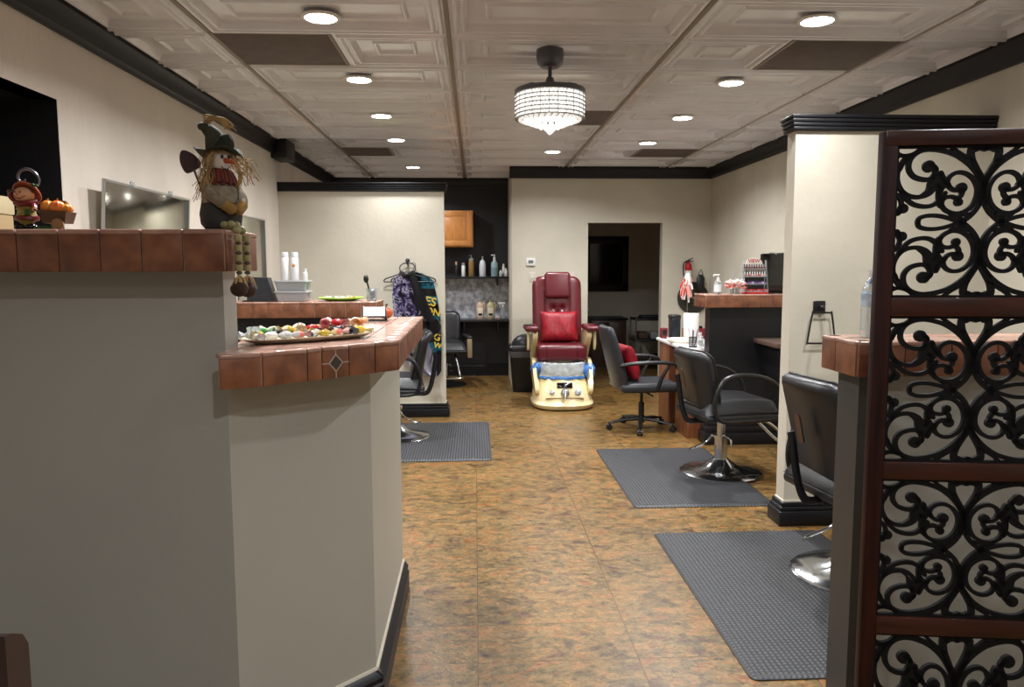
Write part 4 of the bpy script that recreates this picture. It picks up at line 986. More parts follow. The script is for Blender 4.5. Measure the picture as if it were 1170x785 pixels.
bottle('shampoo_bottle', 'white rounded shampoo bottle in the middle of the niche shelf', 'bottle', (.10, SY, SZ), [(.001,0),(.040,0),(.043,.005),(.043,.15),(.034,.20),(.014,.225),(.012,.235),(.001,.235)], mat('white_lotion', (206,208,216), .4), [(.001,.233),(.015,.233),(.013,.27),(.001,.27)], MATS['silver_cap'])
t3 = bottle('pump_bottle', 'pale blue pump bottle on the niche shelf right of the white shampoo bottle', 'bottle', (.26, SY, SZ), [(.001,0),(.042,0),(.045,.005),(.045,.17),(.036,.195),(.014,.205),(.001,.205)], mat('pale_blue_gel', (156,184,190), .25), [(.001,.203),(.018,.203),(.016,.24),(.001,.24)], M_whitep, lab=(.03,.12,.0458), label_m=mat('blue_grey_label', (120,150,160), .5)); pump(t3, .25, M_whitep, 1.1)
for x, h_, y, nm in ((.355,.085,-.03,'smallest white bottle at the right end of the niche shelf'), (.395,.17,.02,'white upright tube among the small bottles at the right end of the niche shelf'), (.425,.11,-.03,'white capped bottle touching the right end wall of the niche shelf')):
    bottle('lotion_bottle', nm, 'bottle', (x-.012, SY+y, SZ), [(.001,0),(.017,0),(.019,.003),(.019,h_*.72),(.012,h_*.8),(.001,h_*.8)], M_whitep, [(.001,h_*.79),(.013,h_*.79),(.012,h_),(.001,h_)], M_whitep)
CZ = .796; CYc = YN-.2
for x, nm, tint in ((.065,'reddish labelled jug of shampoo on the niche counter, left of its pair',(196,170,150)), (.205,'yellowish labelled jug of shampoo on the niche counter, right of its pair',(190,182,140))):
    t3 = thing('shampoo_jug', nm, 'bottle', (x, CYc, CZ))
    B().lathe([(.001,0),(.050,0),(.054,.006),(.054,.17),(.046,.20),(.02,.225),(.016,.235),(.001,.235)], 20, sy=.7).build('body', mat('jug_'+nm[:6], tint, .3), t3)
    B().lathe([(.001,.233),(.02,.233),(.02,.262),(.001,.262)], 16).build('cap', mat('jug_cap', (150,140,120), .4), t3)
    B().box((-.036,-.0395,.03), (.036,-.037,.15), .001).build('paper_label', mat('cream_label', (222,212,196), .5), t3)
    B().box((-.026,-.041,.045), (.026,-.0393,.075)).build('dark_print', M_plastic, t3)
    B().tube(cr([(.03,0,.2),(.06,0,.21),(.066,0,.15),(.052,0,.11)], 4), .008).build('handle', MATS['jug_'+nm[:6]], t3)
t3 = thing('spray_bottle', 'clear spray bottle with white trigger at the right end of the niche counter', 'spray bottle', (.37, CYc, CZ))
B().lathe([(.001,0),(.034,0),(.038,.005),(.038,.10),(.026,.14),(.013,.165),(.001,.165)], 20).build('body', M_glassy, t3)
bb = B(); bb.cyl((0,0,.16),(0,0,.19),.015,12); bb.box((-.06,-.012,.19), (.03,.012,.222), .006); bb.tube(cr([(-.03,0,.19),(-.04,0,.165),(-.032,0,.14)], 4), .005); bb.build('trigger', M_whitep, t3)
t3 = thing('soap_box', 'small pink and white box on the niche counter between the jugs and the spray bottle', 'box', (.295, CYc-.05, CZ)); B().box((-.028,-.02,0), (.028,.02,.035), .003).build('carton', M_whitep, t3); B().box((-.026,-.0215,.008), (.026,-.02,.022)).build('pink_band', mat('pink_print', (200,110,110), .5), t3)

# trash can
t2 = thing('trash_can', 'black swing top trash can beside the red spa chair', 'trash can', (.60, 8.98, 0))
def rrect(hx, hy, r, z, n=5, cx_=0, cy_=0):
    P = []
    for a, b_, a0 in ((hx-r, hy-r, 0), (-hx+r, hy-r, 90), (-hx+r, -hy+r, 180), (hx-r, -hy+r, 270)):
        for k in range(n+1):
            t3 = R(a0+90*k/n); P.append(Vector((cx_+a+r*math.cos(t3), cy_+b_+r*math.sin(t3), z)))
    return P
B().loft([rrect(.15,.12,.03,0), rrect(.155,.125,.03,.01), rrect(.19,.15,.035,.48), rrect(.195,.155,.035,.49)]).build('bin', M_plastic, t2)
bb = B(); bb.loft([rrect(.20,.16,.04,.49), rrect(.205,.165,.04,.50), rrect(.205,.165,.04,.54), rrect(.19,.15,.04,.56), rrect(.18,.14,.04,.56)]); bb.sph((0,0,.545), (.17,.13,.145), 20, 10)
bb.build('swing_lid', M_leather, t2)
B().loft([rrect(.1965,.1565,.035,.42+.0), rrect(.203,.163,.035,.47), rrect(.2,.16,.035,.492)], caps=False).build('bin_liner', mat('clear_bin_liner', (150,150,155), .3, trans=.5, alpha=.45), t2)

# ================================================================ PEDICURE CHAIR (faces -Y)
PX, PY = .925, 8.0
t_ = thing('pedicure_chair', 'burgundy leather pedicure spa chair with cream foot basin against the back wall', 'spa chair', (PX, PY, 0))
def sup(hx, hy, z, cy_=0, n=32, e=.7, cx_=0):
    return [Vector((cx_+hx*math.copysign(abs(math.cos(2*PI*k/n))**e, math.cos(2*PI*k/n)), cy_+hy*math.copysign(abs(math.sin(2*PI*k/n))**e, math.sin(2*PI*k/n)), z)) for k in range(n)]
bb = B()
bb.loft([sup(.28,.36,0,.02), sup(.325,.40,.02,.02), sup(.335,.41,.055,.02), sup(.315,.385,.085,.03), sup(.285,.35,.105,.04)])
bb.loft([sup(.315,.375,.09,.035), sup(.31,.35,.14,.05), sup(.295,.30,.22,.075), sup(.275,.265,.285,.10), sup(.28,.255,.32,.105), sup(.28,.255,.335,.105), sup(.24,.22,.335,.105), sup(.18,.18,.18,.105)])
tub = bb.build('foot_basin', M_creamp, t_, smooth=50)
# raised sloping control panel on the front with screen and knobs
Tc = Matrix.Translation((0,-.275,.20)) @ Matrix.Rotation(R(-24), 4, 'X')
B().loft([[Tc @ Vector((x, y, z)) for x, z in ((-.20,-.08),(.20,-.08),(.16,.055),(.10,.09),(-.10,.09),(-.16,.055))] for y in (-.016,.06)]).build('control_panel', M_creamp, tub, smooth=20)
B().box((-.082,-.026,.022), (.082,-.012,.082), .006, T=Tc).build('control_display', M_darkglass, tub)
for x in (-.135, .135):
    B().lathe([(.001,.0),(.026 if x < 0 else .034,.0),(.024 if x < 0 else .032,.022),(.001,.026)], 20, T=Tc @ Matrix.Translation((x,-.016,-.02)) @ Matrix.Rotation(R(90), 4, 'X')).build('knob', M_satin, tub)
bb = B(); bb.lathe([(.001,.0),(.045,.0),(.042,.025),(.03,.04),(.001,.045)], 20, T=Tc @ Matrix.Translation((0,-.016,-.03)) @ Matrix.Rotation(R(90), 4, 'X'))
bb.tube([Tc @ Vector(p) for p in ((0,-.05,-.03), (0,-.075,-.05), (-.01,-.085,-.11))], [.016,.015,.011], 10); bb.build('faucet', M_satin, tub)
# basin liner bag bulging over the rim
rnd = random.Random(2)
def crk(hx, hy, z, amp, ph):
    return [Vector((p.x*(1+amp*math.sin(5*k+ph)*.5+amp*math.sin(2.3*k+ph*2)*.5), (p.y-.105)*(1+amp*math.cos(4*k+ph))+.105, p.z+amp*.12*math.sin(3*k+ph))) for k, p in enumerate(sup(hx, hy, z, .105, 40, .8))]
M_liner = mat('clear_liner', (196,204,208), .22, trans=.1, var=.22, vscale=18, bump=.9, bscale=22, spec=.8)
M_linerb = mat('blue_liner', (66,122,196), .3, trans=.2, var=.25, vscale=14, bump=.8, bscale=24)
B().loft([crk(.262,.245,.30,.03,1), crk(.275,.262,.34,.04,2), crk(.27,.262,.40,.05,3), crk(.265,.255,.462,.04,4), crk(.22,.22,.468,.05,5), crk(.16,.16,.36,.04,6)]).build('basin_liner', M_liner, t_, smooth=60, label='clear crumpled plastic basin liner')
bb = B(); bb.loft([crk(.282,.262,.292,.03,7), crk(.296,.276,.302,.05,8), crk(.296,.278,.318,.05,9), crk(.284,.266,.332,.03,1)], caps=False)
for sx, cz_, rr_ in ((-1,.40,.055), (1,.37,.07)):
    g = bmesh.ops.create_icosphere(bb.bm, subdivisions=3, radius=1)
    for v in g['verts']:
        n_ = 1+.16*math.sin(9*v.co.x+3)*math.cos(8*v.co.z)+.1*math.sin(14*v.co.y)
        v.co = Vector((sx*.285+v.co.x*rr_*n_, -.03+v.co.y*rr_*1.1*n_, cz_+v.co.z*rr_*1.25*n_))
bb.build('liner_skirt', M_linerb, t_, smooth=60, label='blue gathered edge of the basin liner')
# cream seat base and side fins
bb = B(); bb.loft([sup(.24,.22,0,.55), sup(.25,.24,.2,.52), sup(.26,.26,.45,.50), sup(.24,.25,.475,.50)]); bb.build('seat_base', M_creamp, t_)
for s_ in (-1, 1):
    bb = B()
    P = [(-.20,.16),(-.22,.22),(-.13,.36),(-.05,.45),(.04,.50),(.20,.49),(.22,.38),(.10,.20),(-.04,.12)]
    Pc = cr([(0,y,z) for y, z in P], 4, closed=True)
    bb.loft([[Vector((s_*(.262+.02*(p.z > .3)), p.y, p.z)) for p in Pc], [Vector((s_*(.29+.03*min(1, p.z/.4)), p.y, p.z)) for p in Pc]]); bb.build('side_fin', M_creamp, t_, smooth=50)
    # arm: curved cream bracket under a burgundy pad
    bb = B(); Pc = cr([(0,y,z) for y, z in [(.0,.80),(.30,.80),(.36,.70),(.36,.50),(.26,.47),(.20,.52),(.12,.60),(.02,.68),(-.04,.75)]], 4, closed=True)
    bb.loft([[Vector((s_*.262, p.y, p.z)) for p in Pc], [Vector((s_*.315, p.y, p.z)) for p in Pc]]); arm = bb.build('arm_bracket', M_creamp, t_, smooth=50)
    bb = B(); bb.loft([[Vector((s_*(.36+dx), .05+.045*math.cos(a)*w_, .715+.13*math.sin(a)*w_)) for a in [2*PI*k/20 for k in range(20)]] for dx, w_ in ((-.012,.9),(.0,1),(.012,.9))]); bb.build('tray_disc', M_creamp, arm)
    bb = B(); bb.box((s_*.325-.075,-.09,.80), (s_*.325+.075,.34,.86), .028, 4); bb.build('arm_pad', M_burg, t_, smooth=60)
bb = B(); bb.box((-.395,-.03,.86), (-.30,.10,.872), .004); bb.build('remote', M_plastic, t_)
bb = B(); bb.box((-.275,-.03,.475), (.275,.5,.655), .05, 5); bb.build('seat', M_burg, t_, smooth=60)
bb = B()
for s_ in (-1, 1): bb.tube(cr([(s_*.165,-.032,.50),(s_*.165,-.032,.61),(s_*.165,.01,.655),(s_*.16,.2,.657)], 4), .003, 5)
bb.build('seam', mat('burgundy_seam', (74,14,22), .5), t_)
# backrest: outer wings, centre tufted panel, head pillow
Tk = Matrix.Translation((0,.40,.60)) @ Matrix.Rotation(R(-9), 4, 'X')
def brr(hw, y, hz0, hz1, r=.10):
    P = []
    for cx_, cz_, a0 in ((hw-r, hz1-r, 0), (-hw+r, hz1-r, 90), (-hw+.04, hz0+.04, 180), (hw-.04, hz0+.04, 270)):
        rr_ = r if a0 < 180 else .04
        for k in range(7):
            a = R(a0+15*k); P.append(Vector(((cx_+rr_*math.cos(a)), y, cz_+rr_*math.sin(a))))
    return P
bb = B(); bb.loft([brr(.25,.12,.02,.77), brr(.275,.10,0,.79), brr(.278,.04,0,.795), brr(.27,.0,.0,.79), brr(.245,-.02,.01,.77), brr(.19,-.022,.02,.74)], T=Tk); bk = bb.build('backrest', M_burg, t_, smooth=60)
def tuft(u, v):
    x = (2*u-1)*.155; z = .05+v*.62; d_ = .03*(1-(2*u-1)**6)*(1-(2*v-1)**8)
    for tx, tz in ((-.05,.42),(.05,.42),(0,.36),(-.05,.28),(.05,.28)):
        d_ -= .032*math.exp(-((x-tx)**2+(z-tz)**2)/.0011)
    return Vector((x, -.024-d_, z))
bb = B(); bb.sheet(tuft, 28, 44, T=Tk); bb.build('tufted_panel', M_burg, bk, smooth=80)
bb = B(); bb.box((-.145,-.10,.53), (.145,-.02,.83), .045, 5, T=Tk); bb.box((-.14,-.03,.72), (.14,.11,.83), .03, 4, T=Tk); bb.build('head_pillow', M_burg, bk, smooth=60)
pillow('crumpled red velvet pillow on the seat of the burgundy spa chair', (PX+.0, PY+.265, .83), -14, 0, 0, .42, .345, .15)

# ================================================================ RIGHT PARTITION THINGS
t2 = thing('towel_ring', 'black square towel ring on the front of the right partition', 'towel ring', (1.925, 4.134, 1.255))
B().box((-.035,-.012,-.035), (.035,0,.035), .008, 3).build('backplate', M_plastic, t2)
B().cyl((0,-.01,0), (0,-.045,0), .009, 10).sph((0,-.045,0), .012, 10, 8).build('post', M_plastic, t2)
bb = B(); bb.tube(cr([(-.045,-.045,-.03),(.045,-.045,-.03),(.055,-.045,-.035),(.078,-.045,-.19),(.07,-.045,-.20),(-.07,-.045,-.20),(-.078,-.045,-.19),(-.055,-.045,-.035)], 5, closed=True), .0055, 8, closed=True); bb.build('ring', M_plastic, t2)
t2 = thing('water_bottle', 'clear plastic water bottle with blue label on the near tiled half wall', 'water bottle', (1.262, 2.34, 1.256))
prof = [(.001,0),(.03,0),(.032,.006)]
for k in range(7): prof += [(.032,.012+.012*k),(.0305,.018+.012*k)]
prof += [(.032,.10),(.032,.135),(.028,.155),(.018,.178),(.012,.187),(.012,.20),(.001,.20)]
B().lathe(prof, 24).build('body', mat('pet_clear', (225,232,238), .08, trans=.92), t2)
B().lathe([(.0322,.098),(.0326,.098),(.0326,.138),(.0322,.138)], 24).build('paper_label', mat('blue_white_label', (120,160,196), .4, col2=(214,226,232), vscale=30), t2)
B().lathe([(.001,.196),(.0145,.196),(.0145,.213),(.001,.213)], 16).build('cap', M_whitep, t2)

# ================================================================ LEFT WALL MIRRORS
def wmirror(label, y0, y1, z0, z1, clips, tilt=0.0):
    t2 = thing('wall_mirror', label, 'mirror', (XL+.014, (y0+y1)/2, z0)); t2.rotation_euler = (0, R(tilt), 0); h, k = (y1-y0)/2, z1-z0
    B().box((0,-h,0), (.008,h,k), .001).build('glass', M_mirror, t2)
    bb = B(); bb.box((.0,-h-.012,-.012), (.012,h+.012,.0)); bb.box((.0,-h-.012,k), (.012,h+.012,k+.012)); bb.box((.0,-h-.014,-.012), (.012,-h,k+.012)); bb.box((.0,h,-.012), (.012,h+.012,k+.012))
    bb.build('frame', M_alu, t2)
    for c_ in clips: B().box((.0,c_-.015,k-.005), (.018,c_+.015,k+.03), .003).build('clip', M_glassy, t2)
wmirror('rectangular wall mirror with thin silver edge and clips, nearest on the left wall', 3.84, 4.93, 1.08, 1.909, (-.25, .25), 4.0)
wmirror('second smaller wall mirror farther along the left wall behind the scarecrow doll', 6.1, 6.86, 1.08, 1.895, ())
t2 = thing('storage_carton', 'tan carton standing in the black alcove at the far left', 'box', (XL-.16, 2.97, AZ0+.001))
B().box((-.13,-.30,0), (.13,.30,.28), .006).build('carton', mat('tan_carton', (176,150,110), .8, var=.08), t2)
B().box((-.135,-.305,.28), (.135,.305,.355), .008).build('lid', mat('cream_lid', (204,188,150), .7), t2)
# ================================================================ LEFT STATION THINGS
LZ = 1.256
t2 = thing('tablet_stand', 'black wedge shaped device leaning on the left tiled half wall behind the reception desk', 'device', (-1.44, 5.22, LZ))
P = [(-.10,0),(.085,0),(.04,.16),(-.10,.165)]
B().loft([[Vector((x, y, z)) for x, z in P] for y in (-.05,.05)]).build('case', M_leather2, t2, smooth=20)
B().box((-.13,-.06,0), (.10,.06,.008), .003).build('foot', M_plastic, t2); B().box((-.07,-.0515,.06), (-.045,-.05,.085)).build('screen_icon', M_satin, t2)
M_cont = mat('clear_container', (206,212,214), .15, trans=.6)
for k, (z, lab_, c_) in enumerate(((0, 'lower clear plastic container with folded red towels on the left tiled half wall', (170,70,80)), (.071, 'upper clear plastic container with white towels on the left tiled half wall', (196,194,192)))):
    t2 = thing('storage_container', lab_, 'container', (-1.24, 5.22, LZ+z))
    B().loft([rrect(.095,.07,.015,.001), rrect(.108,.08,.015,.058), rrect(.106,.078,.015,.058), rrect(.093,.068,.015,.004)]).build('tub', M_cont, t2)
    B().loft([rrect(.112,.084,.015,.058), rrect(.114,.086,.015,.062), rrect(.112,.084,.015,.07), rrect(.10,.072,.015,.07)]).build('lid', mat('grey_lid', (150,152,154), .3), t2)
    B().box((-.085,-.06,.006), (.085,.06,.048), .018, 4).build('folded_towels', mat('towel_%d' % k, c_, .9, bump=.3), t2)
t2 = thing('towel_stack', 'white folded towel pile on top of the upper clear container', 'towels', (-1.25, 5.22, LZ+.142)) if False else None
M_wcan = mat('white_can', (214,214,216), .3)
for x, lab_ in ((-1.292, 'tall white hairspray can, left of the pair on the stacked containers'), (-1.226, 'tall white hairspray can with orange dot, right of the pair on the stacked containers')):
    t2 = bottle('hairspray_can', lab_, 'hairspray', (x, 5.22, LZ+.142), [(.001,0),(.024,0),(.026,.003),(.026,.15),(.022,.157),(.001,.157)], M_wcan, [(.001,.156),(.024,.156),(.024,.185),(.021,.19),(.001,.19)], mat('light_grey_cap', (190,192,196), .3))
    if 'orange' in lab_: B().sph((-.002,-.0255,.10), (.011,.002,.011), 12, 8).build('orange_dot', mat('orange_dot', (206,124,50), .4), t2)
bottle('lotion_bottle', 'small white bottle beside the two tall hairspray cans', 'bottle', (-1.155, 5.21, LZ+.142), [(.001,0),(.015,0),(.016,.003),(.016,.05),(.01,.056),(.001,.056)], M_wcan, [(.001,.055),(.011,.055),(.01,.08),(.001,.08)], MATS['light_grey_cap'])
t2 = thing('green_plate', 'lime green plate of wrapped sweets on the left tiled half wall', 'plate', (-.92, 5.23, LZ))
B().lathe([(.001,0),(.09,0),(.13,.012),(.155,.022),(.153,.025),(.12,.016),(.085,.006),(.001,.006)], 36).build('dish', mat('lime_green_plastic', (150,200,70), .35), t2)
rnd = random.Random(11)
candycol = {'white': (228,224,216), 'red': (190,40,44), 'yellow': (216,186,60), 'gold': (190,160,60), 'green': (60,140,70), 'orange': (214,120,40), 'silver': (190,192,196), 'pink': (226,120,110), 'black': (34,30,34), 'cream': (226,214,180)}
def candy(label, loc, colr, s=1.0, rz=0, rx=0, group=None, clear=False):
    t3 = thing('wrapped_candy', label, 'candy', loc, rz, group); m_ = mat('candy_'+colr, candycol[colr], .28, var=.15, vscale=60, bump=.5, bscale=90)
    T = Matrix.Rotation(R(rx), 4, 'X')
    B().sph((0,0,.010*s), (.017*s,.011*s,.009*s), 12, 8, T=T).build('sweet', m_, t3)
    mw = mat('wrapper_'+colr, tuple(min(255, int(v*.5+120)) for v in candycol[colr]), .2, trans=.3, spec=.8)
    for sx in (-1, 1):
        bb = B(); n = 8
        vs_ = [bb.bm.verts.new(T @ Vector((sx*.014*s, .003*s*math.cos(2*PI*k/n), .010*s+.003*s*math.sin(2*PI*k/n)))) for k in range(n)]
        ve = [bb.bm.verts.new(T @ Vector((sx*(.030+.003*(k % 2))*s, .013*s*math.cos(2*PI*k/n), .012*s+.009*s*math.sin(2*PI*k/n)))) for k in range(n)]
        for k in range(n): bb.bm.faces.new((vs_[k], vs_[(k+1) % n], ve[(k+1) % n], ve[k]))
        bb.build('twist_end', mw, t3, smooth=0)
    return t3
cnt = {}
for k in range(12):
    a = k*2.4; r_ = .028*math.sqrt(k)+.005; c_ = ['white','silver','red','white','orange','yellow'][k % 6]
    cnt[c_+'p'] = cnt.get(c_+'p', 0)+1
    candy(f'{ordw[cnt[c_+"p"]-1]} {c_} wrapped sweet from the middle of the lime green plate', (-.92+r_*math.cos(a), 5.23+r_*math.sin(a)*.8, LZ+.008+.004*(k % 2)), c_, .95, rnd.uniform(0, 180), 0, 'sweets on the green plate')
# silver hair tool / clear cup with black comb at the end of the left half wall
t2 = thing('comb_cup', 'clear beaker holding a black brush at the right end of the left tiled half wall', 'cup', (-.705, 5.18, LZ))
B().lathe([(.001,0),(.03,0),(.033,.004),(.036,.085),(.034,.085),(.03,.006),(.001,.006)], 24).build('beaker', M_glassy, t2)
bb = B(); bb.tube([(0,0,.01),(-.03,0,.13)], .006, 8); bb.sph((-.036,0,.15), (.018,.014,.028), 12, 8); bb.build('black_brush', M_plastic, t2)
B().sph((.005,0,.05), (.022,.022,.03), 14, 10).build('silver_head', M_satin, t2)

# ================================================================ CANDY TRAY AND CARD HOLDER ON THE LOWER LEDGE
tx0, ty0, tx1, ty1 = -.690, 2.235, -.345, 2.52
tcx, tcy = (tx0+tx1)/2, (ty0+ty1)/2; ta = math.atan2(ty1-ty0, tx1-tx0); tl = math.hypot(tx1-tx0, ty1-ty0)/2
TZ0 = 1.2565
t2 = thing('candy_tray', 'long cream oval tray of wrapped candies on the lower tiled ledge of the reception desk', 'tray', (tcx, tcy, TZ0), math.degrees(ta))
def ov(hx, hy, z, n=40): return [Vector((hx*math.copysign(abs(math.cos(2*PI*k/n))**.8, math.cos(2*PI*k/n)), hy*math.copysign(abs(math.sin(2*PI*k/n))**.8, math.sin(2*PI*k/n)), z)) for k in range(n)]
B().loft([ov(tl*.8,.05,.0), ov(tl*.86,.06,.003), ov(tl,.085,.014), ov(tl*1.0,.086,.016), ov(tl*.97,.081,.016), ov(tl*.85,.058,.006), ov(tl*.5,.03,.005)]).build('dish', mat('cream_ceramic', (214,206,180), .25, var=.03), t2)
rnd = random.Random(21); ca, sa = math.cos(ta), math.sin(ta)
order = ['white','silver','yellow','green','white','yellow','black','cream','silver','orange','green','yellow','pink','red','yellow','cream','silver','gold','yellow','red','gold','gold','black','red','pink','gold','silver','red','black','silver','white','cream','yellow','gold','white','orange']
part_ = ['at the left end', 'left of the middle', 'in the middle', 'right of the middle', 'at the right end']
rowname = {-1: 'front edge', 0: 'centre line', 1: 'back edge', 2: 'top of the heap'}
for i, c_ in enumerate(order):
    u = (i+.5)/len(order)*1.72-.86; lay = [-1, 1, 0, 2][i % 4]
    v = {-1: -.042, 0: 0, 1: .04, 2: .012}[lay]*(1-.35*u*u)
    z = TZ0+.009+(.014 if lay == 2 else .002)+(.012 if lay == 2 and u > .1 else 0)
    X_, Y_ = tcx+u*tl*ca-v*sa, tcy+u*tl*sa+v*ca
    cnt[c_] = cnt.get(c_, 0)+1
    candy(f'{ordw[cnt[c_]-1]} {c_} wrapped candy from the left end of the long cream tray', (X_, Y_, z), c_, 1.15+.3*rnd.random(), rnd.uniform(0, 180), rnd.uniform(-15, 15), 'wrapped candies on the cream tray')
for px, py, rz_ in ((-.655, 2.255, 30), (-.55, 2.37, 75), (-.455, 2.50, 100)):
    t3 = thing('mint_packet', {30: 'crinkled clear mint packet at the left tip of the candy tray', 75: 'standing clear candy packet on the left part of the candy tray', 100: 'clear candy packet standing at the back middle of the candy tray'}[rz_], 'candy', (px, py, TZ0+.018), rz_)
    B().sheet(lambda u, v: Vector(((u-.5)*.035, .006*math.sin(9*u+4*v), .002+.032*v)), 6, 6, th=.0006).build('clear_wrapper', mat('clear_wrap', (222,226,230), .15, trans=.5, bump=.8, bscale=50), t3)
    B().sph((0,.0,.012), (.011,.004,.011), 12, 8).build('mint', MATS['candy_white'], t3)
# card holder
t2 = thing('card_holder', 'black wire card holder holding white business cards on the lower tiled ledge', 'card holder', (-.425, 3.19, TZ0), 8)
bb = B()
for s_ in (-1, 1): bb.tube(cr([(s_*.05,-.03,.003),(s_*.05,-.035,.02),(s_*.05,-.025,.018),(s_*.045,.018,.06),(s_*.045,.03,.04),(s_*.05,.04,.003)], 5), .0028, 6)
bb.tube([(-.05,-.032,.004),(.05,-.032,.004)], .0028, 6); bb.tube([(-.05,.04,.004),(.05,.04,.004)], .0028, 6); bb.tube([(-.05,-.036,.018),(.05,-.036,.018)], .0028, 6)
bb.build('wire_frame', M_plastic, t2)
t3 = thing('business_cards', 'stack of white business cards leaning in the black wire holder', 'cards', (-.425, 3.19, TZ0), 8)
Tcd = Matrix.Translation((0,.0,.034)) @ Matrix.Rotation(R(40), 4, 'X')
for k in range(5): B().box((-.044,-.027,.0022*k), (.044,.027,.0022*k+.0016), T=Tcd).build('card', M_whitep, t3, smooth=0)
# glass pumpkin
def pumpkin(bb, c, r, squash=.75, lobes=9, seg=36, m=0):
    rings = []
    for i in range(13):
        ph = PI*i/12; ring = []
        for k in range(seg):
            a = 2*PI*k/seg; rr_ = r*math.sin(ph)*(1-.13*(1-abs(math.sin(lobes*a/2)))**1.2*1) if 0 < i < 12 else .0004
            ring.append(Vector((c[0]+rr_*math.cos(a), c[1]+rr_*math.sin(a), c[2]-r*squash*math.cos(ph)-(.15*r if i in (0, 12) else 0)*(-1 if i == 0 else 1))))
        rings.append(ring)
    bb.loft(rings, m=m)
t2 = thing('orange_pumpkin', 'small shiny orange pumpkin ornament behind the business cards on the lower tiled ledge', 'ornament', (-.395, 3.33, TZ0))
bb = B(); pumpkin(bb, (0,0,.026), .034); bb.build('pumpkin', mat('orange_glass', (196,84,34), .22, var=.15, vscale=30, coat=.5), t2, smooth=80)
B().tube(cr([(0,0,.048),(.002,0,.058),(.01,0,.066)], 4), [.005]*9, 8).build('stem', mat('pumpkin_stem', (96,70,40), .6), t2)

# ================================================================ CAPES ON THE LEFT PARTITION
YP = 7.44
t2 = thing('wall_hook', 'black wall hook holding the salon capes on the left partition', 'hook', (-.655, YP-.001, 1.52))
B().sph((0,-.02,.03), (.022,.02,.022), 14, 10).cyl((0,0,.03), (0,-.02,.03), .012, 10).tube(cr([(0,-.02,.03),(0,-.05,.0),(0,-.075,.0),(0,-.085,.03)], 4), .007, 8).build('peg', M_plastic, t2)
t2 = thing('hanger_ring', 'black round loop hanging on the wall hook above the capes', 'hanger ring', (-.655, YP-.055, 1.475))
B().tube([(.075*math.cos(2*PI*k/32), -.0, .055*math.sin(2*PI*k/32)) for k in range(32)], .005, 8, closed=True).build('ring', M_plastic, t2)
def hanger(label, x, y, z, w_):
    t2 = thing('coat_hanger', label, 'hanger', (x, y, z))
    B().tube(cr([(0,0,-.06),(0,0,-.03),(.018,0,-.01),(.02,0,.015),(0,0,.03),(-.02,0,.015)], 5), .003, 6).build('hook', M_plastic, t2)
    B().tube(cr([(0,0,-.06),(w_*.5,0,-.095),(w_*.92,0,-.125),(w_,0,-.145),(w_*.9,0,-.155),(0,0,-.155),(-w_*.9,0,-.155),(-w_,0,-.145),(-w_*.92,0,-.125),(-w_*.5,0,-.095)], 4, closed=True), .006, 8, closed=True).build('bar', M_plastic, t2)
    return t2
hanger('black hanger carrying the purple patterned cape', -.665, YP-.075, 1.50, .215)
hanger('black hanger carrying the teal and yellow cape behind', -.60, YP-.045, 1.50, .215)
def cape_mat(name, cols, sc, stretch=(1,1,1), metal=0, rough=.35):
    m = bpy.data.materials.new(name); m.use_nodes = True; nt = m.node_tree; N = nt.nodes; L = nt.links; b = N['Principled BSDF']
    tc = N.new('ShaderNodeTexCoord'); mp = N.new('ShaderNodeMapping'); mp.inputs['Scale'].default_value = stretch; L.new(tc.outputs['Object'], mp.inputs[0])
    n = N.new('ShaderNodeTexNoise'); n.inputs['Scale'].default_value = sc; n.inputs['Detail'].default_value = 5; n.inputs['Distortion'].default_value = .8; L.new(mp.outputs[0], n.inputs[0])
    r = N.new('ShaderNodeValToRGB'); r.color_ramp.interpolation = 'CONSTANT'; L.new(n.outputs[0], r.inputs[0])
    e = r.color_ramp.elements; e[0].position = 0; e[0].color = s2l(cols[0])+(1,); e[1].position = .4; e[1].color = s2l(cols[1])+(1,)
    for i, c_ in enumerate(cols[2:]):
        x = e.new(.47+.06*i); x.color = s2l(c_)+(1,)
    L.new(r.outputs[0], b.inputs['Base Color']); b.inputs['Roughness'].default_value = rough; b.inputs['Metallic'].default_value = metal
    return m
M_purple = cape_mat('purple_galaxy_fabric', [(20,18,30),(52,44,86),(108,96,150),(200,196,214),(70,60,110),(24,22,34)], 16)
M_blackfab = mat('black_satin_fabric', (20,20,24), .35, sheen=.3)
M_teal = mat('teal_fabric', (28,124,146), .45); M_yel = mat('yellow_fabric', (206,176,62), .5); M_sil = mat('silver_lining', (188,184,196), .3, metal=.5, col2=(150,150,176), vscale=6)
# long cape: body outline by height (left, right), folded surface
def cloth(name, prof, y, depth, mats, parent, folds, mfun=None, nu=28, nv=40, th=.003):
    zs = [p[0] for p in prof]
    def lr(z):
        for a, c in zip(prof, prof[1:]):
            if a[0] >= z >= c[0]:
                t3 = (a[0]-z)/(a[0]-c[0]+1e-9); return a[1]+(c[1]-a[1])*t3, a[2]+(c[2]-a[2])*t3
        return prof[-1][1:]
    z0, z1 = zs[0], zs[-1]
    def f(u, v):
        z = z0+(z1-z0)*v; l_, r_ = lr(z); amp = depth*(.35+.65*v)
        return Vector((l_+(r_-l_)*u, y-amp*(.5+.5*math.sin(folds*PI*2*u+2.2*v))-.01*math.sin(PI*u), z+.008*math.sin(folds*2*PI*u)*v))
    bb = B(); bb.sheet(f, nu, nv, th=th)
    if mfun:
        for fc in bb.bm.faces: fc.material_index = mfun(fc.calc_center_median())
    return bb.build(name, mats, parent, smooth=80)
t2 = thing('salon_cape', 'long black salon cape with teal and yellow graphics hanging on the left partition', 'cape', (0,0,0))
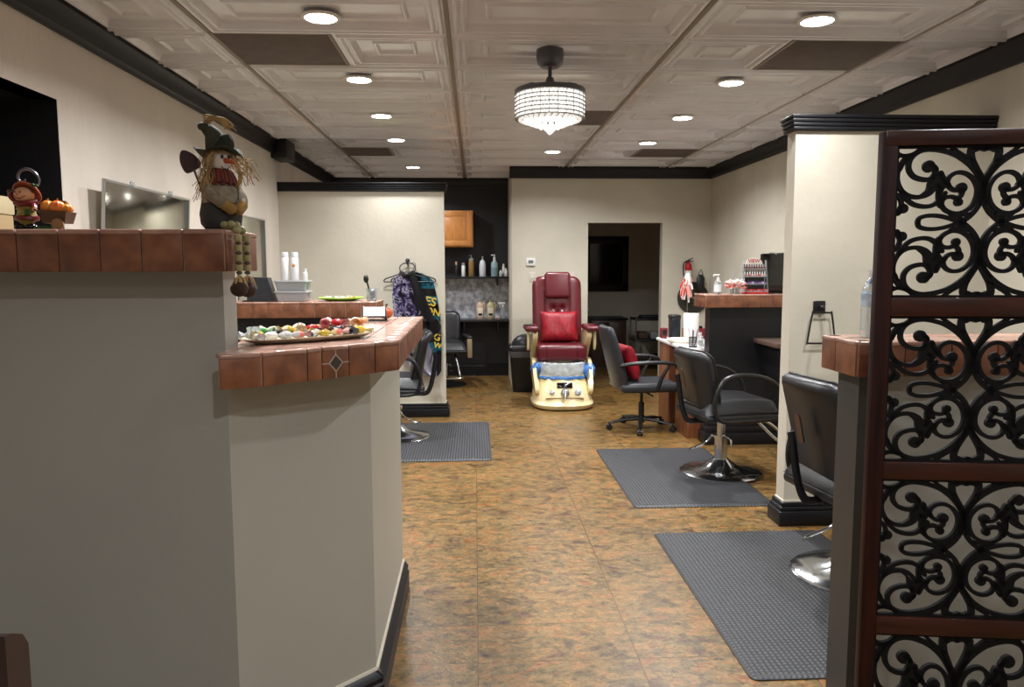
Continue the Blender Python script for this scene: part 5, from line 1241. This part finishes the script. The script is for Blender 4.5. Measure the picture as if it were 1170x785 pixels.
def mf(c):
    x, z = c.x, c.z; xr = x+.62
    if z > 1.38 and xr < .10: return 0
    if .165 < (1.36-z)*1 < .225 and xr > .08: return 1
    if 1.28 < z < 1.36 and xr > .05 and ((z-1.28) < .05+.03*math.sin(x*120)): return 1
    if .97 < z < 1.03 and xr > .13: return 1
    if z > 1.33 and xr > .09: return 1
    if .66 < z < .74 and xr > .1: return 1
    return 0
body = cloth('cape_body', [(1.43,-.66,-.52),(1.36,-.76,-.41),(1.2,-.76,-.375),(1.0,-.72,-.345),(.8,-.66,-.335),(.62,-.58,-.335),(.46,-.50,-.34),(.42,-.46,-.37)], YP-.02, .035, [M_blackfab, M_teal], t2, 3, mf)
M_txt = Matrix.Rotation(R(90), 4, 'X')
for s_, x, z, sz in (('ES', -.435, 1.15, .115), ('ON', -.415, 1.05, .095), ('G', -.375, .80, .09), ('W', -.37, .72, .075)):
    text_mesh(s_, sz, 'yellow_lettering', M_yel, body, Matrix.Translation((x, YP-.075, z)) @ M_txt @ Matrix.Rotation(R(-12), 4, 'Z'), .004, .002)
cloth('silver_lining', [(.92,-.66,-.54),(.78,-.72,-.46),(.66,-.72,-.42),(.55,-.66,-.40),(.47,-.56,-.38),(.43,-.46,-.38)], YP-.12, .03, [M_sil], t2, 2, None, 20, 24)
B().tube(cr([(-.66,YP-.075,.66),(-.61,YP-.09,.55),(-.53,YP-.09,.465),(-.44,YP-.09,.425),(-.375,YP-.085,.46)], 6), .005, 6).tube(cr([(-.385,YP-.08,1.0),(-.34,YP-.09,.93),(-.35,YP-.09,.85),(-.40,YP-.09,.80)], 6), .005, 6).build('hem_piping', M_blackfab, t2)
t2 = thing('salon_cape', 'short purple galaxy patterned cape with black collar hanging in front on the left partition', 'cape', (0,0,0))
cloth('patterned_panel', [(1.43,-.70,-.63),(1.38,-.79,-.60),(1.2,-.80,-.56),(1.05,-.79,-.53),(.99,-.78,-.56),(.97,-.74,-.70)], YP-.09, .03, [M_purple], t2, 2)
cloth('black_drape', [(1.42,-.66,-.58),(1.25,-.60,-.50),(1.12,-.58,-.45),(1.02,-.56,-.41),(.96,-.50,-.40)], YP-.10, .02, [M_blackfab], t2, 1)
cloth('black_lower_drape', [(1.01,-.76,-.50),(.9,-.74,-.47),(.82,-.70,-.48),(.76,-.66,-.52)], YP-.075, .03, [M_blackfab], t2, 3)
B().tube(cr([(-.72,YP-.10,1.44),(-.66,YP-.13,1.42),(-.60,YP-.10,1.44)], 6), .018, 8).build('collar', M_blackfab, t2)

# ================================================================ SCARECROW DOLL on the raised ledge, facing right and forward
DX_, DY_, DZ_ = -.692, 2.12, 1.581
t2 = thing('scarecrow_doll', 'scarecrow doll with straw hair and green hat sitting on the raised tiled ledge', 'doll', (DX_, DY_, DZ_), 52)
# local frame: doll faces -Y
Rz = Matrix.Rotation(R(-52), 3, 'Z')
def loc_(wx, wy, wz): v = Rz @ Vector((wx-DX_, wy-DY_, 0)); return Vector((v.x, v.y, wz-DZ_))
M_olive = mat('dark_green_cloth', (58,62,50), .8, var=.25, vscale=30, bump=.3); M_plaid = mat('rust_plaid_scarf', (126,52,38), .8, col2=(66,36,32), vscale=30, stretch=(3,1,1))
M_shirt = mat('grey_plaid_shirt', (150,138,118), .85, col2=(112,104,88), vscale=60); M_face = mat('white_felt', (222,214,204), .9); M_straw = mat('straw', (128,98,56), .7, col2=(190,158,106), vscale=30)
M_trou = mat('dark_denim', (52,52,50), .85, var=.2, vscale=40)
B().lathe([(.001,-.001),(.040,.0),(.055,.018),(.058,.045),(.052,.075),(.001,.08)], 28, sy=.85).build('trousers', M_trou, t2)
B().lathe([(.05,.068),(.053,.075),(.050,.10),(.042,.125),(.028,.145),(.02,.155),(.001,.155)], 28, sy=.8).build('shirt', M_shirt, t2)
bb = B()
for k in range(26):
    a = 2*PI*k/26; bb.tube(cr([(.022*math.cos(a),.020*math.sin(a),.165),(.036*math.cos(a),.032*math.sin(a),.152),(.043*math.cos(a),.038*math.sin(a),.122+.006*(k % 2))], 3), [.005]*4+[.0065]*3, 6)
bb.build('scarf', M_plaid, t2)
hd = B().sph((0,-.004,.188), (.029,.027,.034), 24, 16).build('head', M_face, t2)
bb = B()
for sx in (-1, 1): bb.sph((sx*.010,-.0295,.197), (.0045,.003,.0055), 10, 8)
bb.tube(cr([(-.014,-.027,.172),(-.005,-.0305,.166),(.006,-.0305,.167),(.014,-.027,.175)], 5), .001, 5); bb.build('face_features', M_plastic, hd)
B().tube([(0,-.028,.188),(.002,-.05,.183),(.004,-.066,.176)], [.008,.0055,.001], 10).build('carrot_nose', mat('carrot_felt', (190,92,52), .8), hd)
# hat: floppy brim + bent crown
hat = B()
def brim(u, v):
    a = 2*PI*u; r_ = .022+.045*v; w_ = .012*math.sin(3*a+.6)*v+.012*math.sin(2*a)*v
    return Vector((r_*math.cos(a), r_*.92*math.sin(a)-.002, .214+w_+.010*v*math.cos(a*2+1)))
hat.sheet(brim, 40, 6, th=.0025)
pts = cr([(0,0,.212),(-.004,.004,.238),(-.014,.008,.262),(-.034,.01,.274)], 4)
rs = [.034-.022*(i/(len(pts)-1))**1.4 for i in range(len(pts))]
hat.tube(pts, rs, 18); hat.sph((-.036,.01,.276), (.016,.015,.012), 14, 8)
hat.build('hat', M_olive, t2, smooth=70)
def flap(u, v):
    a = R(-150+150*u); r_ = .030+.006*math.sin(PI*v); return Vector((r_*math.cos(a)+.004, r_*.95*math.sin(a)-.004, .212+.050*v*math.sin(PI*(.12+.76*u))+.004*math.sin(9*u)))
B().sheet(flap, 24, 8, th=.0025).build('hat_flap', M_olive, t2, smooth=70)
rnd = random.Random(4)
def straws(name, n, fn, parent, rad=.0009):
    bb = B()
    for k in range(n):
        P = fn(rnd); bb.tube(cr(P, 4), rad, 4)
    o = bb.build(name, M_straw, parent); o['kind'] = 'stuff'; return o
def hair(side):
    def f(r):
        x = side*(.027+r.uniform(-.004,.008)); y = -.012+r.uniform(-.018,.035)
        if side < 0: return [(x,y,.212),(x-.008-r.uniform(-.004,.014),y-.002,.18),(x-.012-r.uniform(-.008,.018),y-.003,.145),(x-.016-r.uniform(-.014,.024),y,.095+r.uniform(-.02,.035))]
        return [(x,y,.208),(x+.012,y-.005,.21-r.uniform(0,.035)),(x+.028+r.uniform(-.005,.024),y-.01,.21-r.uniform(0,.055)),(x+.040+r.uniform(-.01,.034),y-.02,.185-r.uniform(-.02,.06))]
    return f
straws('straw_hair', 46, hair(-1), t2); straws('straw_hair', 34, hair(1), t2)
straws('straw_hair', 14, lambda r: [(.02,-.02,.21),(.03+r.uniform(0,.012),-.03,.18),(.034+r.uniform(0,.012),-.034,.145),(.034+r.uniform(-.01,.01),-.03,.12)], t2)
straws('hat_straw', 34, lambda r: [(-.036+r.uniform(-.01,.01),.0+r.uniform(-.01,.01),.282),(-.02+r.uniform(-.02,.02),-.004,.298+r.uniform(-.004,.01)),(.008+r.uniform(-.01,.02),-.006,.296+r.uniform(-.01,.008)),(.04+r.uniform(-.03,.012),-.01,.284+r.uniform(-.012,.006))], t2, .0009)
straws('fringe', 14, lambda r: [(r.uniform(-.024,.024),-.02,.218),(r.uniform(-.026,.026),-.031,.212),(r.uniform(-.028,.028),-.034,.206)], t2)
# arms
for sx in (-1, 1):
    ar = B().tube(cr([(sx*.034,-.002,.135),(sx*.049,-.014,.11),(sx*.043,-.040,.082),(sx*.020,-.054,.066)], 5), [.011]*4+[.0125]*8+[.014]*4, 10).build('arm', M_shirt, t2)
    B().tube(cr([(sx*.030,-.056,.070),(sx*.016,-.062,.060),(sx*.004,-.064,.050)], 5), [.014,.0145,.015,.015,.015,.0155,.016,.016,.015,.013,.01], 12).build('glove', mat('tan_felt_glove', (150,118,66), .9, var=.2, vscale=30), ar)
# shovel over the left shoulder
hb = loc_(DX_-.066, DY_-.005, DZ_+.165)
sh = B().tube([loc_(DX_-.018, DY_-.045, DZ_+.062), hb], .0032, 8).build('shovel_handle', mat('weathered_stick', (110,84,62), .7), t2)
Ts = Matrix.Translation(hb) @ Matrix.Rotation(R(-46), 4, 'Z') @ Matrix.Rotation(R(-30), 4, 'Y')
Pb = cr([(x,0,z) for x, z in [(-.020,.0),(.020,.0),(.024,.024),(.015,.046),(0,.058),(-.015,.046),(-.024,.024)]], 4, closed=True)
B().loft([[Ts @ Vector((p.x, -.0015+8*p.x*p.x, p.z)) for p in Pb], [Ts @ Vector((p.x, .0015+8*p.x*p.x, p.z)) for p in Pb]]).build('shovel_blade', mat('rusty_plum_metal', (62,42,46), .6), sh)
# dangling beaded legs over the ledge's side
M_bead = mat('olive_wood_bead', (150,144,98), .5, var=.12, vscale=30); M_bead2 = mat('dark_wood_bead', (88,84,56), .55)
for k, (oy, ox, dn) in enumerate(((2.03, 0.0, 0.0), (2.075, .008, -.003))):
    lg = B(); P = [loc_(-.662, oy+.02, 1.594), loc_(-.640, oy+.006, 1.595), loc_(-.624, oy, 1.580)]
    for p in P: lg.sph(p, .0105, 12, 8)
    z = 1.563; i = 0
    while z > 1.462:
        if i % 2 == 0: lg.lathe([(.001,.0075),(.0095,.0075),(.0105,.0),(.0095,-.0075),(.001,-.0075)], 14, loc_(-.622+ox, oy, z-.004)); z -= .017
        else: lg.sph(loc_(-.622+ox, oy, z), (.0085,.0085,.005), 12, 6, m=1); z -= .009
        i += 1
    lg.build('beaded_leg', [M_bead, M_bead2], t2)
    ft = B().sph(loc_(-.622+ox, oy-.006, 1.425+dn), (.022,.024,.020), 20, 12).build('shoe', mat('dark_brown_felt', (58,36,28), .85, var=.2, vscale=30), t2)
    bb = B()
    for j in range(22):
        a = rnd.uniform(0, 2*PI); r_ = rnd.uniform(.012,.026); c0 = Vector((-.622+ox, oy, 0))
        bb.tube([loc_(c0.x, c0.y, 1.462), loc_(c0.x+r_*.6*math.cos(a), c0.y+r_*.6*math.sin(a), 1.452), loc_(c0.x+r_*math.cos(a), c0.y+r_*math.sin(a), 1.428+rnd.uniform(-.006,.008))], [.0022,.0026,.0016], 5, flat=.4)
    o = bb.build('raffia_cuff', M_straw, t2); o['kind'] = 'stuff'

# ================================================================ CERAMIC CHILD WITH PUMPKIN CART
KX, KY, KZ = -1.185, 2.10, 1.581
t2 = thing('child_figurine', 'ceramic child figurine in orange hat pushing a pumpkin cart on the raised tiled ledge', 'figurine', (KX, KY, KZ), 0)
M_orange = mat('orange_glaze', (150,64,36), .3); M_skin = mat('peach_glaze', (222,166,128), .35); M_redg = mat('dark_red_glaze', (116,34,34), .35); M_bootg = mat('black_glaze', (22,22,22), .2)
M_mustard = mat('mustard_glaze', (150,132,60), .4); M_greeng = mat('green_glaze', (40,92,44), .35); M_browng = mat('brown_wood_glaze', (92,62,36), .45, var=.3, vscale=20, stretch=(1,1,5))
bb = B()
for sx in (-1, 1): bb.sph((-.012+sx*.014,-.006,.010), (.015,.018,.010), 16, 10)
bb.build('boots', M_bootg, t2)
B().lathe([(.001,.012),(.014,.012),(.016,.022),(.026,.03),(.029,.036),(.024,.045),(.022,.055),(.026,.058),(.020,.068),(.012,.078),(.001,.08)], 24, (-.012,0,0), sy=.8).build('coat', M_mustard, t2)
B().lathe([(.0285,.028),(.0315,.03),(.0305,.038),(.026,.041)], 24, (-.012,0,0), sy=.8).build('coat_hem', M_redg, t2)
B().box((-.006,-.0235,.042), (.008,-.019,.055), .003).build('green_patch', M_greeng, t2)
B().tube([(-.034+.044*0,.0,.078),(-.03,-.014,.073),(-.012,-.02,.070),(.008,-.014,.073),(.014,.0,.077)], .0075, 10).build('collar_scarf', M_redg, t2)
hd = B().sph((-.014,-.003,.095), (.025,.022,.021), 24, 16).build('head', M_skin, t2)
bb = B(); bb.sph((-.026,-.0215,.101), (.002,.0015,.0025), 8, 6); bb.sph((-.012,-.0245,.101), (.002,.0015,.0025), 8, 6)
bb.tube(cr([(-.032,-.0175,.093),(-.024,-.0225,.086),(-.012,-.0245,.085),(-.001,-.021,.092)], 5), .0009, 5); bb.build('face_features', M_bootg, hd)
B().sph((-.019,-.0265,.095), (.003,.003,.003), 10, 8).build('nose', mat('rosy_glaze', (200,120,90), .4), hd)
Th = Matrix.Translation((-.012,.010,.101)) @ Matrix.Rotation(R(10), 4, 'Y') @ Matrix.Rotation(R(-52), 4, 'X')
ht = B().lathe([(.001,.022),(.014,.021),(.024,.014),(.027,.006),(.036,.001),(.037,-.003),(.034,-.005),(.022,-.001),(.001,-.001)], 32, T=Th).build('hat', M_orange, t2)
P = []
for k in range(22):
    a = -0.3+k*.21; r_ = .026-.0009*k*1.0; P.append((.004-r_*math.cos(a)*-1*.0+.0-r_*math.cos(a), .0, .142+r_*math.sin(a)*.9))
P = cr([(.022,0,.118),(.026,0,.135),(.018,0,.152),(.0,0,.163),(-.018,0,.160),(-.028,0,.148),(-.026,0,.134),(-.016,0,.130),(-.010,0,.136)], 5)
B().tube(P, [.0022+.0016*math.sin(PI*i/(len(P)-1)) for i in range(len(P))], 8).build('curled_wire', mat('pewter_wire', (110,110,120), .3, metal=.6), ht)
bb = B(); bb.sph((.014,-.012,.121), (.006,.004,.004), 10, 6); bb.sph((.022,-.01,.119), (.006,.004,.004), 10, 6); bb.build('hat_leaves', M_greeng, ht)
bb = B()
for k in range(14):
    a = PI*(.15+.9*k/13); bb.sph((-.014+.026*math.cos(a),-.004,.095+.020*math.sin(a)), (.0045,.006,.0045), 8, 6)
bb.build('hair', mat('brown_hair_glaze', (84,46,28), .5), hd)
B().tube(cr([(-.030,0,.073),(-.042,-.006,.084),(-.046,-.010,.095),(-.040,-.012,.100)], 4), .0065, 8).build('arm', M_redg, t2); B().sph((-.044,-.012,.103), (.009,.006,.006), 12, 8).build('hand', M_browng, t2)
B().tube(cr([(.006,0,.072),(.016,-.014,.064),(.020,-.020,.058)], 4), .008, 8).build('arm', M_redg, t2); B().sph((.02,-.021,.057), .0065, 10, 8).build('hand', M_skin, t2)
ct = B(); x0_, x1_ = .036, .105
ct.loft([[Vector((x0_+.004,-.022,.020)), Vector((x1_-.008,-.022,.020)), Vector((x1_-.008,.022,.020)), Vector((x0_+.004,.022,.020))], [Vector((x0_-.004,-.027,.055)), Vector((x1_,-.027,.050)), Vector((x1_,.027,.050)), Vector((x0_-.004,.027,.055))]])
for z in (.029,.038,.047): ct.box((x0_-.003,-.0285,z), (x1_-.003,-.0265,z+.0015))
ct.box((x0_+.012,.018,.05), (x0_+.045,.028,.082), .002); ct.tube([(x0_,-.024,.048),(.016,-.024,.060)], .003, 8); ct.tube([(x0_,.02,.048),(.016,.02,.060)], .003, 8); ct = ct.build('cart', M_browng, t2)
wh = B(); Tw = Matrix.Translation((.083,-.030,.016)) @ Matrix.Rotation(R(90), 4, 'X')
wh.lathe([(.010,.003),(.0155,.003),(.0155,-.003),(.010,-.003)], 20, T=Tw)
for k in range(4): wh.tube([Tw @ Vector((.012*math.cos(k*PI/4),.012*math.sin(k*PI/4),0)), Tw @ Vector((-.012*math.cos(k*PI/4),-.012*math.sin(k*PI/4),0))], .0013, 5)
wh.sph((.083,-.032,.016), .004, 8, 6); wh.build('wheel', mat('pale_wood_glaze', (136,104,66), .4), ct)
M_pk = mat('orange_yellow_glaze', (226,150,50), .25, col2=(222,86,44), vscale=22)
for x, y, z, r_ in ((.046,-.004,.064,.018),(.073,-.008,.062,.0195),(.093,.002,.058,.015)):
    bb = B(); pumpkin(bb, (x,y,z), r_, .95); bb.tube([(x,y,z+r_*.8),(x+.002,y,z+r_*1.2)], .0025, 6); bb.build('pumpkin', M_pk, ct, smooth=80)
bb = B()
for k in range(5): bb.sph((.024+.011*k,-.018+.004*(k % 2),.007), (.010,.007,.0065), 10, 6)
bb.build('leaves', M_greeng, t2)

# ================================================================ WAITING CHAIR (only its back post tops show)
t2 = thing('wooden_chair', 'dark brown wooden chair back with curved post at the bottom left corner before the desk', 'chair', (-1.028, 1.31, 0), 0)
M_dk = mat('dark_mahogany', (50,32,28), .35, var=.15, vscale=8, stretch=(6,6,.7))
for s_ in (-1, 1):
    bb = B()
    for z0, z1 in ((0,.845),):
        pr = [(-.02,z0),(.045,z0),(.045,z1-.045),(.03,z1-.02),(.0,z1-.004),(-.02,z1)]
        bb.loft([[Vector((s_*.19+.018*e, y, z)) for y, z in pr] for e in (-1, 1)])
    bb.build('back_post', M_dk, t2, smooth=30)
for s_ in (-1, 1): B().box((s_*.19-.02,-.44,0), (s_*.19+.02,-.40,.44), .004).build('leg', M_dk, t2)
B().box((-.17,-.012,.70), (.17,.018,.80), .006).build('top_rail', M_dk, t2); B().box((-.17,-.012,.52), (.17,.012,.58), .006).build('cross_rail', M_dk, t2)
B().box((-.21,-.45,.43), (.21,-.03,.48), .02, 3).build('seat', mat('beige_upholstery', (150,140,122), .8), t2)
